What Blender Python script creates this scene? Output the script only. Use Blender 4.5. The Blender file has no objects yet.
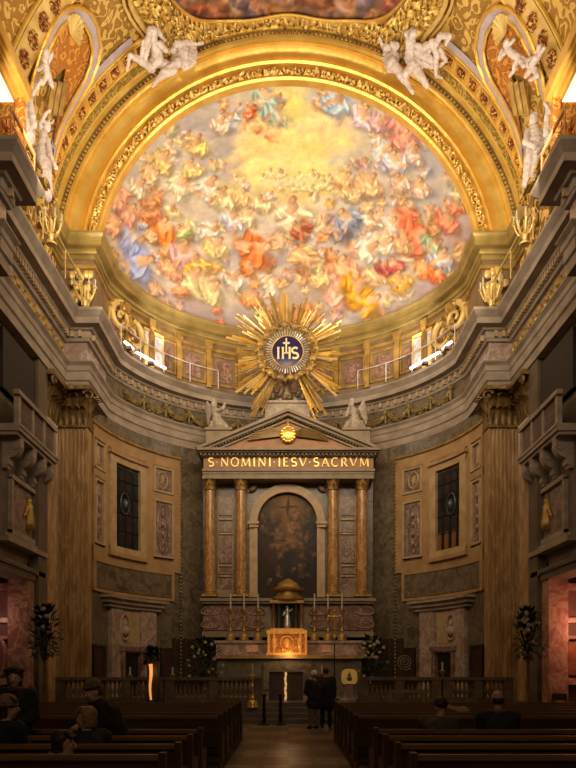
import bpy, bmesh, math, random
import numpy as np
from mathutils import Vector, Matrix, noise
random.seed(7); RNG=np.random.RandomState(5)
PI=math.pi; F=700.0; CZ=1.65; HX=288.0; HY=670.0
scn=bpy.context.scene; COL=scn.collection
def W(px,py,d): return Vector(((px-HX)*d/F, d, CZ+(HY-py)*d/F))
def PX(x,y,z): return (HX+x*F/y, HY-(z-CZ)*F/y)
# ---------------------------------------------------------------- mesh builder
class MB:
    def __init__(s): s.v=[]; s.f=[]
    def add(s,vs,fs):
        o=len(s.v); s.v+= [tuple(v) for v in vs]; s.f+=[tuple(i+o for i in f) for f in fs]; return s
    def box(s,x0,x1,y0,y1,z0,z1):
        vs=[(x,y,z) for z in (z0,z1) for y in (y0,y1) for x in (x0,x1)]
        return s.add(vs,[(0,2,3,1),(4,5,7,6),(0,1,5,4),(2,6,7,3),(0,4,6,2),(1,3,7,5)])
    def bbox(s,x0,x1,y0,y1,z0,z1,b=.02):   # chamfered box (edges toward viewer/top)
        s.box(x0,x1,y0+b,y1,z0+b,z1-b); s.box(x0+b,x1-b,y0,y1,z0+b,z1-b); s.box(x0+b,x1-b,y0+b,y1,z0,z1); return s
    def pb(s,px0,px1,py0,py1,d0,d1):       # box whose front face spans these picture marks at depth d0
        a=W(px0,py1,d0); b=W(px1,py0,d0); return s.box(a.x,b.x,d0,d1,a.z,b.z)
    def tube(s,pts,rads,n=8,cap=True,flat=None):
        pts=[Vector(p) for p in pts]
        if not hasattr(rads,'__len__'): rads=[rads]*len(pts)
        vs=[];fs=[]; up=Vector((0,0,1)); prev=None
        for i,p in enumerate(pts):
            t=(pts[min(i+1,len(pts)-1)]-pts[max(i-1,0)]);
            if t.length<1e-7: t=Vector((0,0,1))
            t.normalize()
            if prev is None:
                a=t.cross(up)
                if a.length<.05: a=t.cross(Vector((0,1,0)))
            else: a=prev-t*prev.dot(t)
            if a.length<1e-6: a=t.orthogonal()
            a.normalize(); prev=a; b=t.cross(a)
            for k in range(n):
                w=2*PI*k/n; vs.append(p+(a*math.cos(w)+b*math.sin(w))*rads[i])
        for i in range(len(pts)-1):
            for k in range(n):
                q=(k+1)%n; fs.append((i*n+k,i*n+q,(i+1)*n+q,(i+1)*n+k))
        if cap: fs.append(tuple(range(n))[::-1]); fs.append(tuple((len(pts)-1)*n+k for k in range(n)))
        return s.add(vs,fs)
    def lathe(s,cx,cy,prof,n=16,a0=0,a1=2*PI):
        vs=[];fs=[]; full=abs(a1-a0-2*PI)<1e-6; m=n if full else n+1
        for r,z in prof:
            for k in range(m):
                w=a0+(a1-a0)*k/n; vs.append((cx+r*math.cos(w),cy+r*math.sin(w),z))
        for i in range(len(prof)-1):
            for k in range(n):
                q=(k+1)%m; fs.append((i*m+k,i*m+q,(i+1)*m+q,(i+1)*m+k))
        if full:
            fs.append(tuple(range(m))[::-1]); fs.append(tuple((len(prof)-1)*m+k for k in range(m)))
        return s.add(vs,fs)
    def ball(s,c,r,n=10,m=7,M=None):
        if not hasattr(r,'__len__'): r=(r,r,r)
        vs=[];fs=[]; c=Vector(c)
        def T(v):
            v=Vector((v[0]*r[0],v[1]*r[1],v[2]*r[2])); return c+(M@v if M else v)
        vs.append(T((0,0,-1)))
        for i in range(1,m):
            a=-PI/2+PI*i/m
            for k in range(n):
                w=2*PI*k/n; vs.append(T((math.cos(a)*math.cos(w),math.cos(a)*math.sin(w),math.sin(a))))
        vs.append(T((0,0,1))); L=len(vs)-1
        for k in range(n):
            q=(k+1)%n; fs.append((0,1+q,1+k)); fs.append((L,L-n+k,L-n+q))
            for i in range(m-2): a=1+i*n; fs.append((a+k,a+q,a+n+q,a+n+k))
        return s.add(vs,fs)
    def caps(s,p0,r0,p1,r1,n=10):
        p0=Vector(p0);p1=Vector(p1); s.tube([p0,p1],[r0,r1],n); s.ball(p0,r0,n,6); s.ball(p1,r1,n,6); return s
    def grid(s,nu,nv,fn):
        vs=[fn(i/nu,j/nv) for j in range(nv+1) for i in range(nu+1)]
        fs=[(j*(nu+1)+i,j*(nu+1)+i+1,(j+1)*(nu+1)+i+1,(j+1)*(nu+1)+i) for j in range(nv) for i in range(nu)]
        return s.add(vs,fs)
    def prism(s,poly,y0,y1):               # polygon in xz extruded along y
        n=len(poly); vs=[(x,y0,z) for x,z in poly]+[(x,y1,z) for x,z in poly]
        return s.add(vs,[tuple(range(n)),tuple(range(2*n-1,n-1,-1))]+[(i,i+n,(i+1)%n+n,(i+1)%n) for i in range(n)])
    def cbox(s,cx,cy,t0,t1,ri,ro,z0,z1,n=None):  # curved box, angles measured round (cx,cy)
        n=n or max(2,int(abs(t1-t0)/0.06)+1); vs=[];fs=[]
        for k in range(n+1):
            t=t0+(t1-t0)*k/n
            for r,z in ((ri,z0),(ri,z1),(ro,z1),(ro,z0)): vs.append((cx+r*math.cos(t),cy+r*math.sin(t),z))
        for k in range(n):
            for j in range(4): q=(j+1)%4; fs.append((k*4+j,k*4+q,(k+1)*4+q,(k+1)*4+j))
        fs+= [(0,1,2,3),(n*4+3,n*4+2,n*4+1,n*4)]
        return s.add(vs,fs)
    def sweep(s,path,prof,closed_prof=False):
        """path: plan points left to right, room on the right hand side; prof: (projection, z)"""
        N=[]
        for i in range(len(path)-1):
            dx=path[i+1][0]-path[i][0]; dy=path[i+1][1]-path[i][1]; l=math.hypot(dx,dy); N.append((dy/l,-dx/l))
        vs=[];fs=[];m=len(prof)
        for i,p in enumerate(path):
            a=N[max(i-1,0)]; b=N[min(i,len(N)-1)]; k=1+a[0]*b[0]+a[1]*b[1]
            nx=(a[0]+b[0])/k; ny=(a[1]+b[1])/k
            for q,z in prof: vs.append((p[0]+nx*q,p[1]+ny*q,z))
        for i in range(len(path)-1):
            for j in range(m-1): fs.append((i*m+j,(i+1)*m+j,(i+1)*m+j+1,i*m+j+1))
        return s.add(vs,fs)
def ensure(mb_or_me): return mb_or_me
def fixn(me):
    bm=bmesh.new(); bm.from_mesh(me); bmesh.ops.recalc_face_normals(bm,faces=bm.faces); bm.to_mesh(me); bm.free()
def wloc(o):
    v=Vector((0,0,0))
    while o: v+=o.location; o=o.parent
    return v
SHARP=math.radians(38)
def obj(name,mb,mat,parent=None,smooth=True,recalc=True,origin=None):
    if isinstance(mb,MB): vs=mb.v; fs=mb.f
    else: vs,fs=mb
    if parent is not None: L=wloc(parent)
    elif origin is not None: L=Vector(origin)
    else:
        A=np.array(vs); mn=A.min(0); mx=A.max(0); L=Vector(((mn[0]+mx[0])/2,(mn[1]+mx[1])/2,mn[2]))
    me=bpy.data.meshes.new(name)
    me.from_pydata((np.array(vs)-np.array(L)).tolist(),[],fs); me.update()
    if recalc: fixn(me)
    if smooth:
        me.shade_smooth()
        try: me.set_sharp_from_angle(angle=SHARP)
        except Exception: pass
    o=bpy.data.objects.new(name,me); COL.objects.link(o); me.materials.append(mat)
    if parent is not None: o.parent=parent; o.location=(0,0,0)
    else: o.location=L
    return o
def tag(o,label,cat,group=None,kind=None):
    if label: o['label']=label
    if cat: o['category']=cat
    if group: o['group']=group
    if kind: o['kind']=kind
    return o
def thing(name,loc,label,cat,group=None):
    o=bpy.data.objects.new(name,None); COL.objects.link(o); o.location=loc; o.empty_display_size=.2
    return tag(o,label,cat,group)
def struct(name,mb,mat,label=None,cat=None,parent=None,**k):
    o=obj(name,mb,mat,parent,**k)
    if parent is None:
        o['kind']='structure'
        if label: o['label']=label; o['category']=cat
    return o
def copy_tree(o,parent=None,loc=None):
    c=o.copy(); COL.objects.link(c); c.parent=parent
    if loc is not None: c.location=loc
    for ch in list(o.children): copy_tree(ch,c)
    return c
def organic(mb,voxel,smooth=3,disp=0,dscale=1.0):
    """fuse overlapping capsules into one continuous skin"""
    me=bpy.data.meshes.new('tmp'); me.from_pydata(mb.v,[],mb.f); me.update(); fixn(me)
    o=bpy.data.objects.new('tmp',me); COL.objects.link(o)
    m=o.modifiers.new('r','REMESH'); m.mode='VOXEL'; m.voxel_size=voxel; m.use_smooth_shade=True
    if smooth: s=o.modifiers.new('s','SMOOTH'); s.iterations=smooth; s.factor=.5
    dg=bpy.context.evaluated_depsgraph_get(); ev=o.evaluated_get(dg); r=bpy.data.meshes.new_from_object(ev)
    n=len(r.vertices); co=np.empty(n*3); r.vertices.foreach_get('co',co); co=co.reshape(-1,3)
    if disp:
        no=np.empty(n*3); r.vertices.foreach_get('normal',no); no=no.reshape(-1,3)
        a=np.array([noise.noise(Vector(p)*dscale) for p in co]); co=co+no*(a*disp)[:,None]
    fs=[tuple(p.vertices) for p in r.polygons]
    bpy.data.objects.remove(o); bpy.data.meshes.remove(me); bpy.data.meshes.remove(r)
    return (co.tolist(),fs)
# ---------------------------------------------------------------- materials
def nodes(name):
    m=bpy.data.materials.new(name); m.use_nodes=True; nt=m.node_tree; b=nt.nodes['Principled BSDF']; return m,nt,b
def mix(nt,fac,a,b,mode='MIX'):
    n=nt.nodes.new('ShaderNodeMix'); n.data_type='RGBA'; n.blend_type=mode
    for sock,v in ((n.inputs[0],fac),(n.inputs[6],a),(n.inputs[7],b)):
        if isinstance(v,bpy.types.NodeSocket): nt.links.new(v,sock)
        elif isinstance(v,(int,float)): sock.default_value=v
        else: sock.default_value=(*v,1) if len(v)==3 else v
    return n.outputs[2]
def ramp(nt,src,stops):
    r=nt.nodes.new('ShaderNodeValToRGB'); e=r.color_ramp.elements
    while len(e)<len(stops): e.new(.5)
    for i,(p,c) in enumerate(stops): e[i].position=p; e[i].color=(*c,1) if hasattr(c,'__len__') else (c,c,c,1)
    nt.links.new(src,r.inputs[0]); return r.outputs[0]
def coord(nt,kind='Object',scale=(1,1,1)):
    t=nt.nodes.new('ShaderNodeTexCoord'); mp=nt.nodes.new('ShaderNodeMapping'); mp.inputs['Scale'].default_value=scale
    nt.links.new(t.outputs[kind],mp.inputs[0]); return mp.outputs[0]
def tex(nt,kind,vec,scale,**k):
    n=nt.nodes.new(kind); n.inputs['Scale'].default_value=scale
    if vec: nt.links.new(vec,n.inputs['Vector'])
    for a,b in k.items():
        if a in n.inputs: n.inputs[a].default_value=b
        else: setattr(n,a,b)
    return n.outputs
def bump(nt,b,h,strength,dist=.05):
    n=nt.nodes.new('ShaderNodeBump'); n.inputs['Strength'].default_value=strength; n.inputs['Distance'].default_value=dist
    nt.links.new(h,n.inputs['Height']); nt.links.new(n.outputs[0],b.inputs['Normal'])
def M(name,c1,c2=None,rough=.6,metal=0,scale=3,bumps=0,bscale=None,crev=None,bdist=.03,emis=0,stretch=(1,1,1)):
    m,nt,b=nodes(name); b.inputs['Roughness'].default_value=rough; b.inputs['Metallic'].default_value=metal
    v=coord(nt,'Object',stretch); out=None
    if c2 is None: c2=tuple(x*.72 for x in c1)
    n=tex(nt,'ShaderNodeTexNoise',v,scale,Detail=6.0)
    col=mix(nt,ramp(nt,n[0],[(.35,0),(.65,1)]),c1,c2)
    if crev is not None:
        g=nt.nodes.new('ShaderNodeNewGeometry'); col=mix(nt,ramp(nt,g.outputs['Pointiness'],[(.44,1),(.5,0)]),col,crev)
    nt.links.new(col,b.inputs['Base Color'])
    if bumps:
        n2=tex(nt,'ShaderNodeTexNoise',v,bscale or scale*4,Detail=4.0); bump(nt,b,n2[0],bumps,bdist)
    if emis: b.inputs['Emission Color'].default_value=(*c1,1); b.inputs['Emission Strength'].default_value=emis
    return m
def marble(name,base,vein,dark,scale=1.2,rough=.25,stretch=(1,1,1)):
    m,nt,b=nodes(name); b.inputs['Roughness'].default_value=rough; v=coord(nt,'Object',stretch)
    n=tex(nt,'ShaderNodeTexNoise',v,scale,Detail=8.0,Distortion=1.2)
    c=ramp(nt,n[0],[(.3,dark),(.47,base),(.52,vein),(.58,base),(.75,dark)])
    n2=tex(nt,'ShaderNodeTexNoise',v,scale*5,Detail=6.0)
    c=mix(nt,ramp(nt,n2[0],[(.4,0),(.7,.5)]),c,dark); nt.links.new(c,b.inputs['Base Color']); return m
def painted(name,rough=.7):
    m,nt,b=nodes(name); a=nt.nodes.new('ShaderNodeVertexColor'); a.layer_name='Col'; nt.links.new(a.outputs[0],b.inputs['Base Color'])
    b.inputs['Roughness'].default_value=rough; b.inputs['Specular IOR Level'].default_value=.15
    return m
def emit(name,c,s):
    m,nt,b=nodes(name); b.inputs['Base Color'].default_value=(*c,1); b.inputs['Emission Color'].default_value=(*c,1); b.inputs['Emission Strength'].default_value=s; return m
def ornate(name,c1,dark,scale,metal=.45,rough=.42,strength=.9,dist=.06,kind='v'):
    """gilded carving: raised scrolls and hollows"""
    m,nt,b=nodes(name); b.inputs['Metallic'].default_value=metal; b.inputs['Roughness'].default_value=rough
    v=coord(nt); w=tex(nt,'ShaderNodeTexNoise',v,scale*.6,Detail=3.0,Distortion=1.5)
    vo=tex(nt,'ShaderNodeTexVoronoi',v,scale,feature='SMOOTH_F1'); 
    mm=nt.nodes.new('ShaderNodeMath'); mm.operation='ADD'; nt.links.new(vo['Distance'],mm.inputs[0]); nt.links.new(w[0],mm.inputs[1])
    s=nt.nodes.new('ShaderNodeMath'); s.operation='MULTIPLY'; s.inputs[1].default_value=18.0; nt.links.new(mm.outputs[0],s.inputs[0])
    t=nt.nodes.new('ShaderNodeMath'); t.operation='SINE'; nt.links.new(s.outputs[0],t.inputs[0])
    f=ramp(nt,t.outputs[0],[(0,0),(.55,1)])
    c=mix(nt,f,dark,c1); nt.links.new(c,b.inputs['Base Color']); bump(nt,b,f,strength,dist); return m
GD=(.88,.60,.17); GDK=(.24,.12,.025)
gold=M('gold_leaf',(.92,.62,.16),(.74,.44,.08),.30,.6,1.5,.3,7,bdist=.03)
gold_pale=M('pale_gold_leaf',(.88,.66,.26),(.62,.42,.12),.42,.35,2,.3,12)
gold_dim=M('dull_gold',(.50,.31,.085),(.28,.16,.04),.45,.45,3,.4,14)
gold_orn=ornate('gilded_carving',GD,GDK,2.2)
gold_orn_fine=ornate('fine_gilded_carving',(.82,.55,.16),(.20,.11,.03),4.5,dist=.04)
gold_orn_red=ornate('gilded_coffer_carving',(.78,.46,.12),(.25,.07,.03),5)
gold_vault=ornate('vault_gilding',(.82,.56,.16),(.42,.23,.05),2.6,strength=.8,dist=.05)
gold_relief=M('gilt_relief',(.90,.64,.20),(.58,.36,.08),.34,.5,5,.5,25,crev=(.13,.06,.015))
gold_shadow=M('shaded_gilding',(.30,.19,.06),(.13,.075,.025),.45,.4,5,.5,18,crev=(.03,.018,.008))  # darker copy of the gilding, shade of the capitals put into its colour
orange_gold=ornate('orange_gold_panel',(.80,.38,.08),(.50,.20,.04),3)
leafgreen=ornate('greenish_gilded_leaves',(.66,.50,.14),(.30,.21,.05),5)
lilac=M('lilac_stucco_ribbon',(.52,.44,.52),(.42,.35,.40),.6,0,4)
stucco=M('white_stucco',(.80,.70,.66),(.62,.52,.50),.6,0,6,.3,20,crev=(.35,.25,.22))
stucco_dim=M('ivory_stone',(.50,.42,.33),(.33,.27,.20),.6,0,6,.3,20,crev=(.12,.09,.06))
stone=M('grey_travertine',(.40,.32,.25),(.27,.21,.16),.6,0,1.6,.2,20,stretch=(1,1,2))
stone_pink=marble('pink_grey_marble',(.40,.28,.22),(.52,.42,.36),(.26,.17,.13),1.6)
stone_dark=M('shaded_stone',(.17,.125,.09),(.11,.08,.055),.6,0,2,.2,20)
brown_marble=marble('brown_green_marble',(.15,.115,.07),(.22,.17,.115),(.075,.055,.032),1.8,.35)
ochre=M('ochre_stone',(.44,.27,.12),(.33,.195,.085),.5,0,2,.1,20)
ochre_l=M('pale_ochre_stone',(.52,.36,.20),(.40,.26,.13),.5,0,3,.1,20)
giallo=marble('yellow_marble',(.42,.25,.10),(.55,.36,.17),(.26,.14,.05),2.2,.3,(1,1,.25))
giallo_red=marble('orange_red_marble_column',(.44,.22,.07),(.62,.38,.15),(.27,.11,.035),3.5,.22,(1,1,.5))
mauve=marble('mauve_veined_marble',(.23,.115,.08),(.40,.27,.20),(.14,.07,.05),2.4,.3)
inlay=marble('inlaid_panel',(.22,.15,.12),(.42,.31,.24),(.13,.09,.08),3,.35)
dark_wood=M('dark_wood',(.05,.030,.018),(.03,.018,.010),.5,0,3,.1,20)
pew_wood=M('pew_wood',(.105,.05,.022),(.06,.028,.012),.38,0,2,.1,20,stretch=(.4,6,6))
pew_rail=M('worn_pew_rail',(.30,.155,.065),(.20,.10,.04),.32,0,2,.1,20,stretch=(.4,6,6))
black=M('black_metal',(.02,.018,.015),None,.4,.5)
glass_dark=M('dark_window_glass',(.022,.026,.024),(.012,.013,.012),.15,0,2)
blue=M('night_blue_enamel',(.012,.010,.075),(.02,.015,.10),.3,0,3)
silver=M('silver',(.75,.72,.68),(.5,.48,.45),.3,.6,6)
letter=M('gilt_letter',(.95,.66,.20),(.80,.50,.12),.35,.3,6,emis=.05)
# ---------------------------------------------------------------- painting with numpy (frescoes)
class Canvas:
    def __init__(s,x0,x1,y0,y1,k,base):
        s.x0,s.y0,s.k=x0,y0,k; s.w=int((x1-x0)*k); s.h=int((y1-y0)*k); s.a=np.ones((s.h,s.w,3))*np.array(base)/255.
    def blob(s,x,y,rx,ry,c,al=1,ang=0,soft=.35,folds=0,ph=0,var=.22):
        k=s.k; R=max(rx,ry)*1.25; X0=int((x-R-s.x0)*k); X1=int((x+R-s.x0)*k)+1; Y0=int((y-R-s.y0)*k); Y1=int((y+R-s.y0)*k)+1
        X0=max(X0,0);Y0=max(Y0,0);X1=min(X1,s.w);Y1=min(Y1,s.h)
        if X1<=X0 or Y1<=Y0: return
        yy,xx=np.mgrid[Y0:Y1,X0:X1]; xx=xx/k+s.x0-x; yy=yy/k+s.y0-y
        ca,sa=math.cos(math.radians(ang)),math.sin(math.radians(ang))
        u=(xx*ca+yy*sa)/rx; v=(-xx*sa+yy*ca)/ry
        u2=u+.22*np.sin(v*3.1+ph); v2=v+.18*np.sin(u*4.3+ph*1.7)
        d=np.sqrt(u2*u2+v2*v2); m=np.clip((1-d)/soft+.5,0,1); m=m*m*(3-2*m)*al
        c=np.array(c)/255.; col=np.ones(xx.shape+(3,))*c
        sh=-.38*v+.2*(-u)
        if folds: sh=sh+.5*np.sin(v*folds+u*1.6+ph+1.2*np.sin(u*2+ph))
        col=col*(1+var*sh)[...,None]; col=np.clip(col,0,1)
        s.a[Y0:Y1,X0:X1]=s.a[Y0:Y1,X0:X1]*(1-m[...,None])+col*m[...,None]
    def limb(s,x,y,l,w,ang,c): s.blob(x,y,l,w,c,.95,ang,.45,0,RNG.rand()*6,.3)
    def figure(s,x,y,sz,ang,c,skin=(226,172,126),fine=0):
        """a draped seated or floating figure: robe, torso, limbs, head"""
        r=RNG; ph=r.rand()*6; sk=np.array(skin)*r.uniform(.86,1.06)
        s.blob(x+sz*.25,y+sz*.35,sz*1.15,sz*.7,np.array(c)*.62,.5,ang,.7)
        s.blob(x,y,sz*.95,sz*.74,c,.92,ang,.55,3.5+r.rand()*2.5,ph,.30)
        if fine:
            n=4
            for i in range(n):      # overlapping swags of cloth, light on the upper edge and dark in the folds
                q=(i-(n-1)/2)*.42; ca,sa=math.cos(math.radians(ang)),math.sin(math.radians(ang)); ox,oy=sz*q*ca,sz*q*sa; b=ang+r.uniform(35,95)
                s.blob(x+ox+.6,y+oy+.8,sz*.6,sz*.27,np.array(c)*.66,.7,b,.4,0,ph+i)
                s.blob(x+ox,y+oy,sz*.56,sz*.21,np.clip(np.array(c)*(1.04+.1*(i%2))+6*(i%2),0,255),.9,b,.35,3,ph+i,.3)
                s.blob(x+ox-.5,y+oy-.7,sz*.42,sz*.07,np.clip(np.array(c)*1.12+34,0,255),.6,b,.6)
        a=math.radians(ang-90+r.uniform(-30,30)); hx=x+math.cos(a)*sz*.85; hy=y+math.sin(a)*sz*.8
        for i in range(2+r.randint(2)):
            b=r.rand()*360; s.limb(x+math.cos(math.radians(b))*sz*.55,y+math.sin(math.radians(b))*sz*.5,sz*.42,sz*.17,b+r.uniform(-60,60),sk)
        s.limb((x+hx)/2,(y+hy)/2,sz*.42,sz*.32,math.degrees(a),sk)
        s.blob(x+r.uniform(-.3,.3)*sz,y+r.uniform(0,.4)*sz,sz*.55,sz*.26,np.clip(np.array(c)*1.16+14,0,255),.7,ang+r.uniform(-60,60),.7,3,ph)
        hr=max(1.5,sz*.2); s.blob(hx+hr*.2,hy-hr*.3,hr*1.15,hr*1.15,(150,96,52),.75,0,.6); s.blob(hx-hr*.2,hy+hr*.1,hr*.8,hr*.9,sk,1,0,.5)
    def texture(s,amt):
        for sc in (6,14,30):
            n=RNG.rand(s.h//sc+2,s.w//sc+2); yy=np.arange(s.h)/sc; xx=np.arange(s.w)/sc
            y0=yy.astype(int);x0=xx.astype(int); fy=(yy-y0)[:,None]; fx=(xx-x0)[None]
            q=n[y0][:,x0]*(1-fy)*(1-fx)+n[y0+1][:,x0]*fy*(1-fx)+n[y0][:,x0+1]*(1-fy)*fx+n[y0+1][:,x0+1]*fy*fx
            s.a*= (1+amt*(q-.5))[...,None]
        s.a=np.clip(s.a,0,1)
    def sample(s,xs,ys):
        x=np.clip((xs-s.x0)*s.k,0,s.w-1.001); y=np.clip((ys-s.y0)*s.k,0,s.h-1.001)
        x0=x.astype(int);y0=y.astype(int); x1=np.minimum(x0+1,s.w-1); y1=np.minimum(y0+1,s.h-1); fx=(x-x0)[:,None];fy=(y-y0)[:,None]
        return s.a[y0,x0]*(1-fx)*(1-fy)+s.a[y0,x1]*fx*(1-fy)+s.a[y1,x0]*(1-fx)*fy+s.a[y1,x1]*fx*fy
def setcol(o,rgb,gain=1.0):
    me=o.data; at=me.color_attributes.new('Col','FLOAT_COLOR','POINT'); rgb=np.clip(rgb,0,1); lin=np.where(rgb<.04045,rgb/12.92,((rgb+.055)/1.055)**2.4)*gain
    at.data.foreach_set('color',np.concatenate([np.clip(lin,0,1),np.ones((len(lin),1))],1).astype('f').ravel())
# ================================================================ the shell
YC=24.9; RW=7.3; ZC=15.5; YA=24.5; RD=6.7
def arc(cx,cy,r,a0,a1,n): return [(cx+r*math.cos(a0+(a1-a0)*k/n),cy+r*math.sin(a0+(a1-a0)*k/n)) for k in range(n+1)]
def wall_path(xp,R,yc,yf,xn,near=True):
    ys=yc+math.sqrt(R*R-xp*xp); a=math.atan2(ys-yc,-xp)
    L=[(xn,yf),(xp,yf),(xp,ys)]; A=arc(0,yc,R,a,PI-a,48) ; A=[( -x,y) for x,y in A][::1]
    A=[(x,y) for x,y in A]; A.sort(key=lambda p:p[0])
    return L+A[1:-1]+[(xp*-1,ys),(-xp,yf),(-xn,yf)]
# floor
def floor_material():
    m,nt,b=nodes('marble_floor'); b.inputs['Roughness'].default_value=.38; v=coord(nt)
    ck=tex(nt,'ShaderNodeTexChecker',v,.9); n=tex(nt,'ShaderNodeTexNoise',v,2.5,Detail=8.0,Distortion=1.0)
    ck[0]; c=mix(nt,ck[1],(.12,.08,.048),(.36,.26,.17)); c=mix(nt,ramp(nt,n[0],[(.4,0),(.62,.8)]),c,(.11,.075,.05))
    br=tex(nt,'ShaderNodeTexBrick',v,.55); nt.links.new(mix(nt,ramp(nt,br[1],[(0,0),(1,.7)]),c,(.05,.035,.025)),b.inputs['Base Color']); return m
struct('floor',MB().box(-12,12,-3,34,-.2,0),floor_material(),'polished brown and cream marble church floor','floor',smooth=False)
st=MB()
for i in range(4): st.box(-8.05,8.05,21.35+i*.4,34,i*.15,(i+1)*.15)
struct('trim_1',st,M('grey_marble_steps',(.16,.13,.105),(.10,.08,.065),.4,0,2),'four grey marble chancel steps','steps',smooth=False)
# apse wall
wl=wall_path(-7.27,RW,YC,24.45,-8.6)
mb=MB(); mb.sweep(wl,[(0,.4),(0,14.2)])
struct('wall_back',mb,brown_marble,'curved brown marble wall of the apse','wall')
# nave side walls with the chapel openings
for s,nm,tone in ((-1,'wall_left',0),(1,'wall_right',1)):
    m=MB(); X=8.05*s
    def wb(y0,y1,z0,z1,m=m,X=X,s=s): m.box(min(X,X+.35*s),max(X,X+.35*s),y0,y1,z0,z1)
    wb(21.5,24.6,0,14); wb(16.4,21.5,4.6,14); wb(12,16.4,0,14)
    m.box(min(X,X-.25*s),max(X,X-.25*s),21.9,22.7,0,11.4)   # flat strip
    wb(10,24.6,13.9,18)
    m.box(min(8.4*s,X-.0*s),max(8.4*s,X),24.3,24.8,0,18)
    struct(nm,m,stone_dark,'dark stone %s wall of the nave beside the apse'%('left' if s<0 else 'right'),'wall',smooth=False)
    m=MB(); m.box(min(8.05*s,11*s),max(8.05*s,11*s),21.62,21.8,0,5); m.box(min(10.9*s,11*s),max(10.9*s,11*s),16.4,21.7,0,5)
    m.box(min(8.4*s,11*s),max(8.4*s,11*s),16.4,21.7,4.9,5)
    struct('wall_chapel_%s'%('left' if s<0 else 'right'),m,M('rose_plaster',(.22,.10,.075),(.15,.07,.05),.6),'rose coloured chapel wall behind the %s opening'%('left' if s<0 else 'right'),'wall',smooth=False)
# nave entablature + apse entablature -------------------------------------------------
def epath():
    L=[(-9.2,16.85),(-7.0,16.85),(-7.0,17.25),(-7.85,17.25),(-7.85,24.45)]
    w=wall_path(-7.05,RW+.09,YC,24.45,-7.85)[1:-1]
    return L+w+[(-x,y) for x,y in L[::-1]]
EP=epath()
arch_prof=[(-.2,11.4),(.10,11.4),(.10,11.68),(.16,11.72),(.16,12.0),(.2,12.04),(.2,12.2),(.3,12.3),(.3,12.34),(.04,12.36)]
friz_prof=[(.04,12.36),(.04,13.05)]
corn_prof=[(.04,13.05),(.14,13.07),(.18,13.16),(.2,13.16),(.2,13.38),(.30,13.40),(.34,13.46),(.60,13.48),(.60,13.68),(.62,13.70),(.66,13.74),(.74,13.84),(.76,13.86),(.76,13.95),(-.5,13.95)]
def dentils(mb,path,step,w,p0,p1,z0,z1):
    for i in range(len(path)-1):
        a=Vector((*path[i],0)); b=Vector((*path[i+1],0)); L=(b-a).length; t=(b-a)/L; n=Vector((t.y,-t.x,0)); k=max(1,int(L/step))
        for j in range(k):
            c=a+t*((j+.5)*L/k); q=[c+n*p+t*(w/2*u) for p,u in ((p0,-1),(p1,-1),(p1,1),(p0,1))]
            mb.add([(v.x,v.y,z) for z in (z0,z1) for v in q],[(0,1,2,3),(7,6,5,4),(0,4,5,1),(1,5,6,2),(2,6,7,3),(3,7,4,0)])
ent=struct('trim_2',MB().sweep(EP,arch_prof),stone,'long moulded stone entablature running round nave and apse','cornice')
obj('frieze',MB().sweep(EP,friz_prof),stone_pink,ent)
cm=MB().sweep(EP,corn_prof); obj('cornice',cm,stone,ent)
dm=MB(); dentils(dm,EP,.2,.11,.15,.31,13.17,13.37); obj('dentil_course',dm,ochre_l,ent,smooth=False)
# garlands on the frieze
def garland(th,half,zc,R):
    g=MB(); N=14; pts=[]; rr=[]
    for k in range(N+1):
        u=-1+2*k/N; a=th+half*u; r=R-.16; z=zc-.36*(1-u*u)+.12; pts.append((r*math.cos(a),YC+r*math.sin(a),z)); rr.append(.05+.07*(1-u*u))
    g.tube(pts,rr,8)
    for k in range(1,N):
        for q in range(4):
            p=pts[k]; w=rr[k]; g.ball((p[0]+random.uniform(-w,w),p[1]-random.uniform(.2,1)*w,p[2]+random.uniform(-w,w)),.055,6,4)
    for u in (-1,):
        a=th+half*u; r=R-.17; c=(r*math.cos(a),YC+r*math.sin(a),zc+.17); g.ball(c,(.1,.1,.13),8,6)
        for k in range(5): g.ball((c[0],c[1],c[2]-.12-.08*k),(.05+.01*(k%2),.05,.07),6,4)
    return g
for k in range(7):
    for s in (0,1):
        th=math.radians(25+ (k+.5)*9.4); th=PI-th if s==0 else th
        obj('garland',garland(th,math.radians(4.4),12.75,RW+.05),M('tarnished_garland',(.33,.23,.08),(.18,.12,.04),.5,.3,5) if 'tarnished_garland' not in bpy.data.materials else bpy.data.materials['tarnished_garland'],ent)
# relief on the nave frieze
for s in (-1,1):
    r=MB()
    for k in range(42):
        y=17.6+k*.16; r.ball((s*(-7.79)*-1,y,12.7+.12*math.sin(k*1.3)),(.09,.1,.16),7,5)
    obj('foliage_relief',r,gold_dim,ent)
# attic wall and dome cornice ----------------------------------------------------------
ap=wall_path(-6.75,6.97,YA,24.35,-8.2); ap=[(-7.9,17.5),(-7.9,24.35)]+ap[1:-1]+[(7.9,24.35),(7.9,17.5)]
at=struct('trim_3',MB().sweep(ap,[(0,13.9),(0,16.2)]),M('mauve_gilt_attic',(.26,.17,.085),(.18,.11,.055),.5,.1,2),'attic wall below the painted half dome','attic')
dc=[(0,15.9),(.05,15.9),(.05,15.97),(.02,15.99),(.02,16.06),(.10,16.08),(.13,16.14),(.10,16.16),(.10,16.24),(.30,16.25),(.30,16.27),(.34,16.27),(.34,16.42),(.36,16.44),(.36,16.48),(.42,16.54),(.45,16.60),(.45,16.66),(.3,16.7),(-.4,16.7)]
gold_olive=M('olive_gilding',(.44,.31,.10),(.27,.185,.055),.4,.4,1.2,.3,7)
obj('gilded_cornice',MB().sweep(ap,dc),gold_olive,at)
obj('gilded_base_moulding',MB().sweep(ap,[(0,15.55),(.09,15.57),(.09,15.7),(.02,15.74)]),gold_dim,at)
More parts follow.
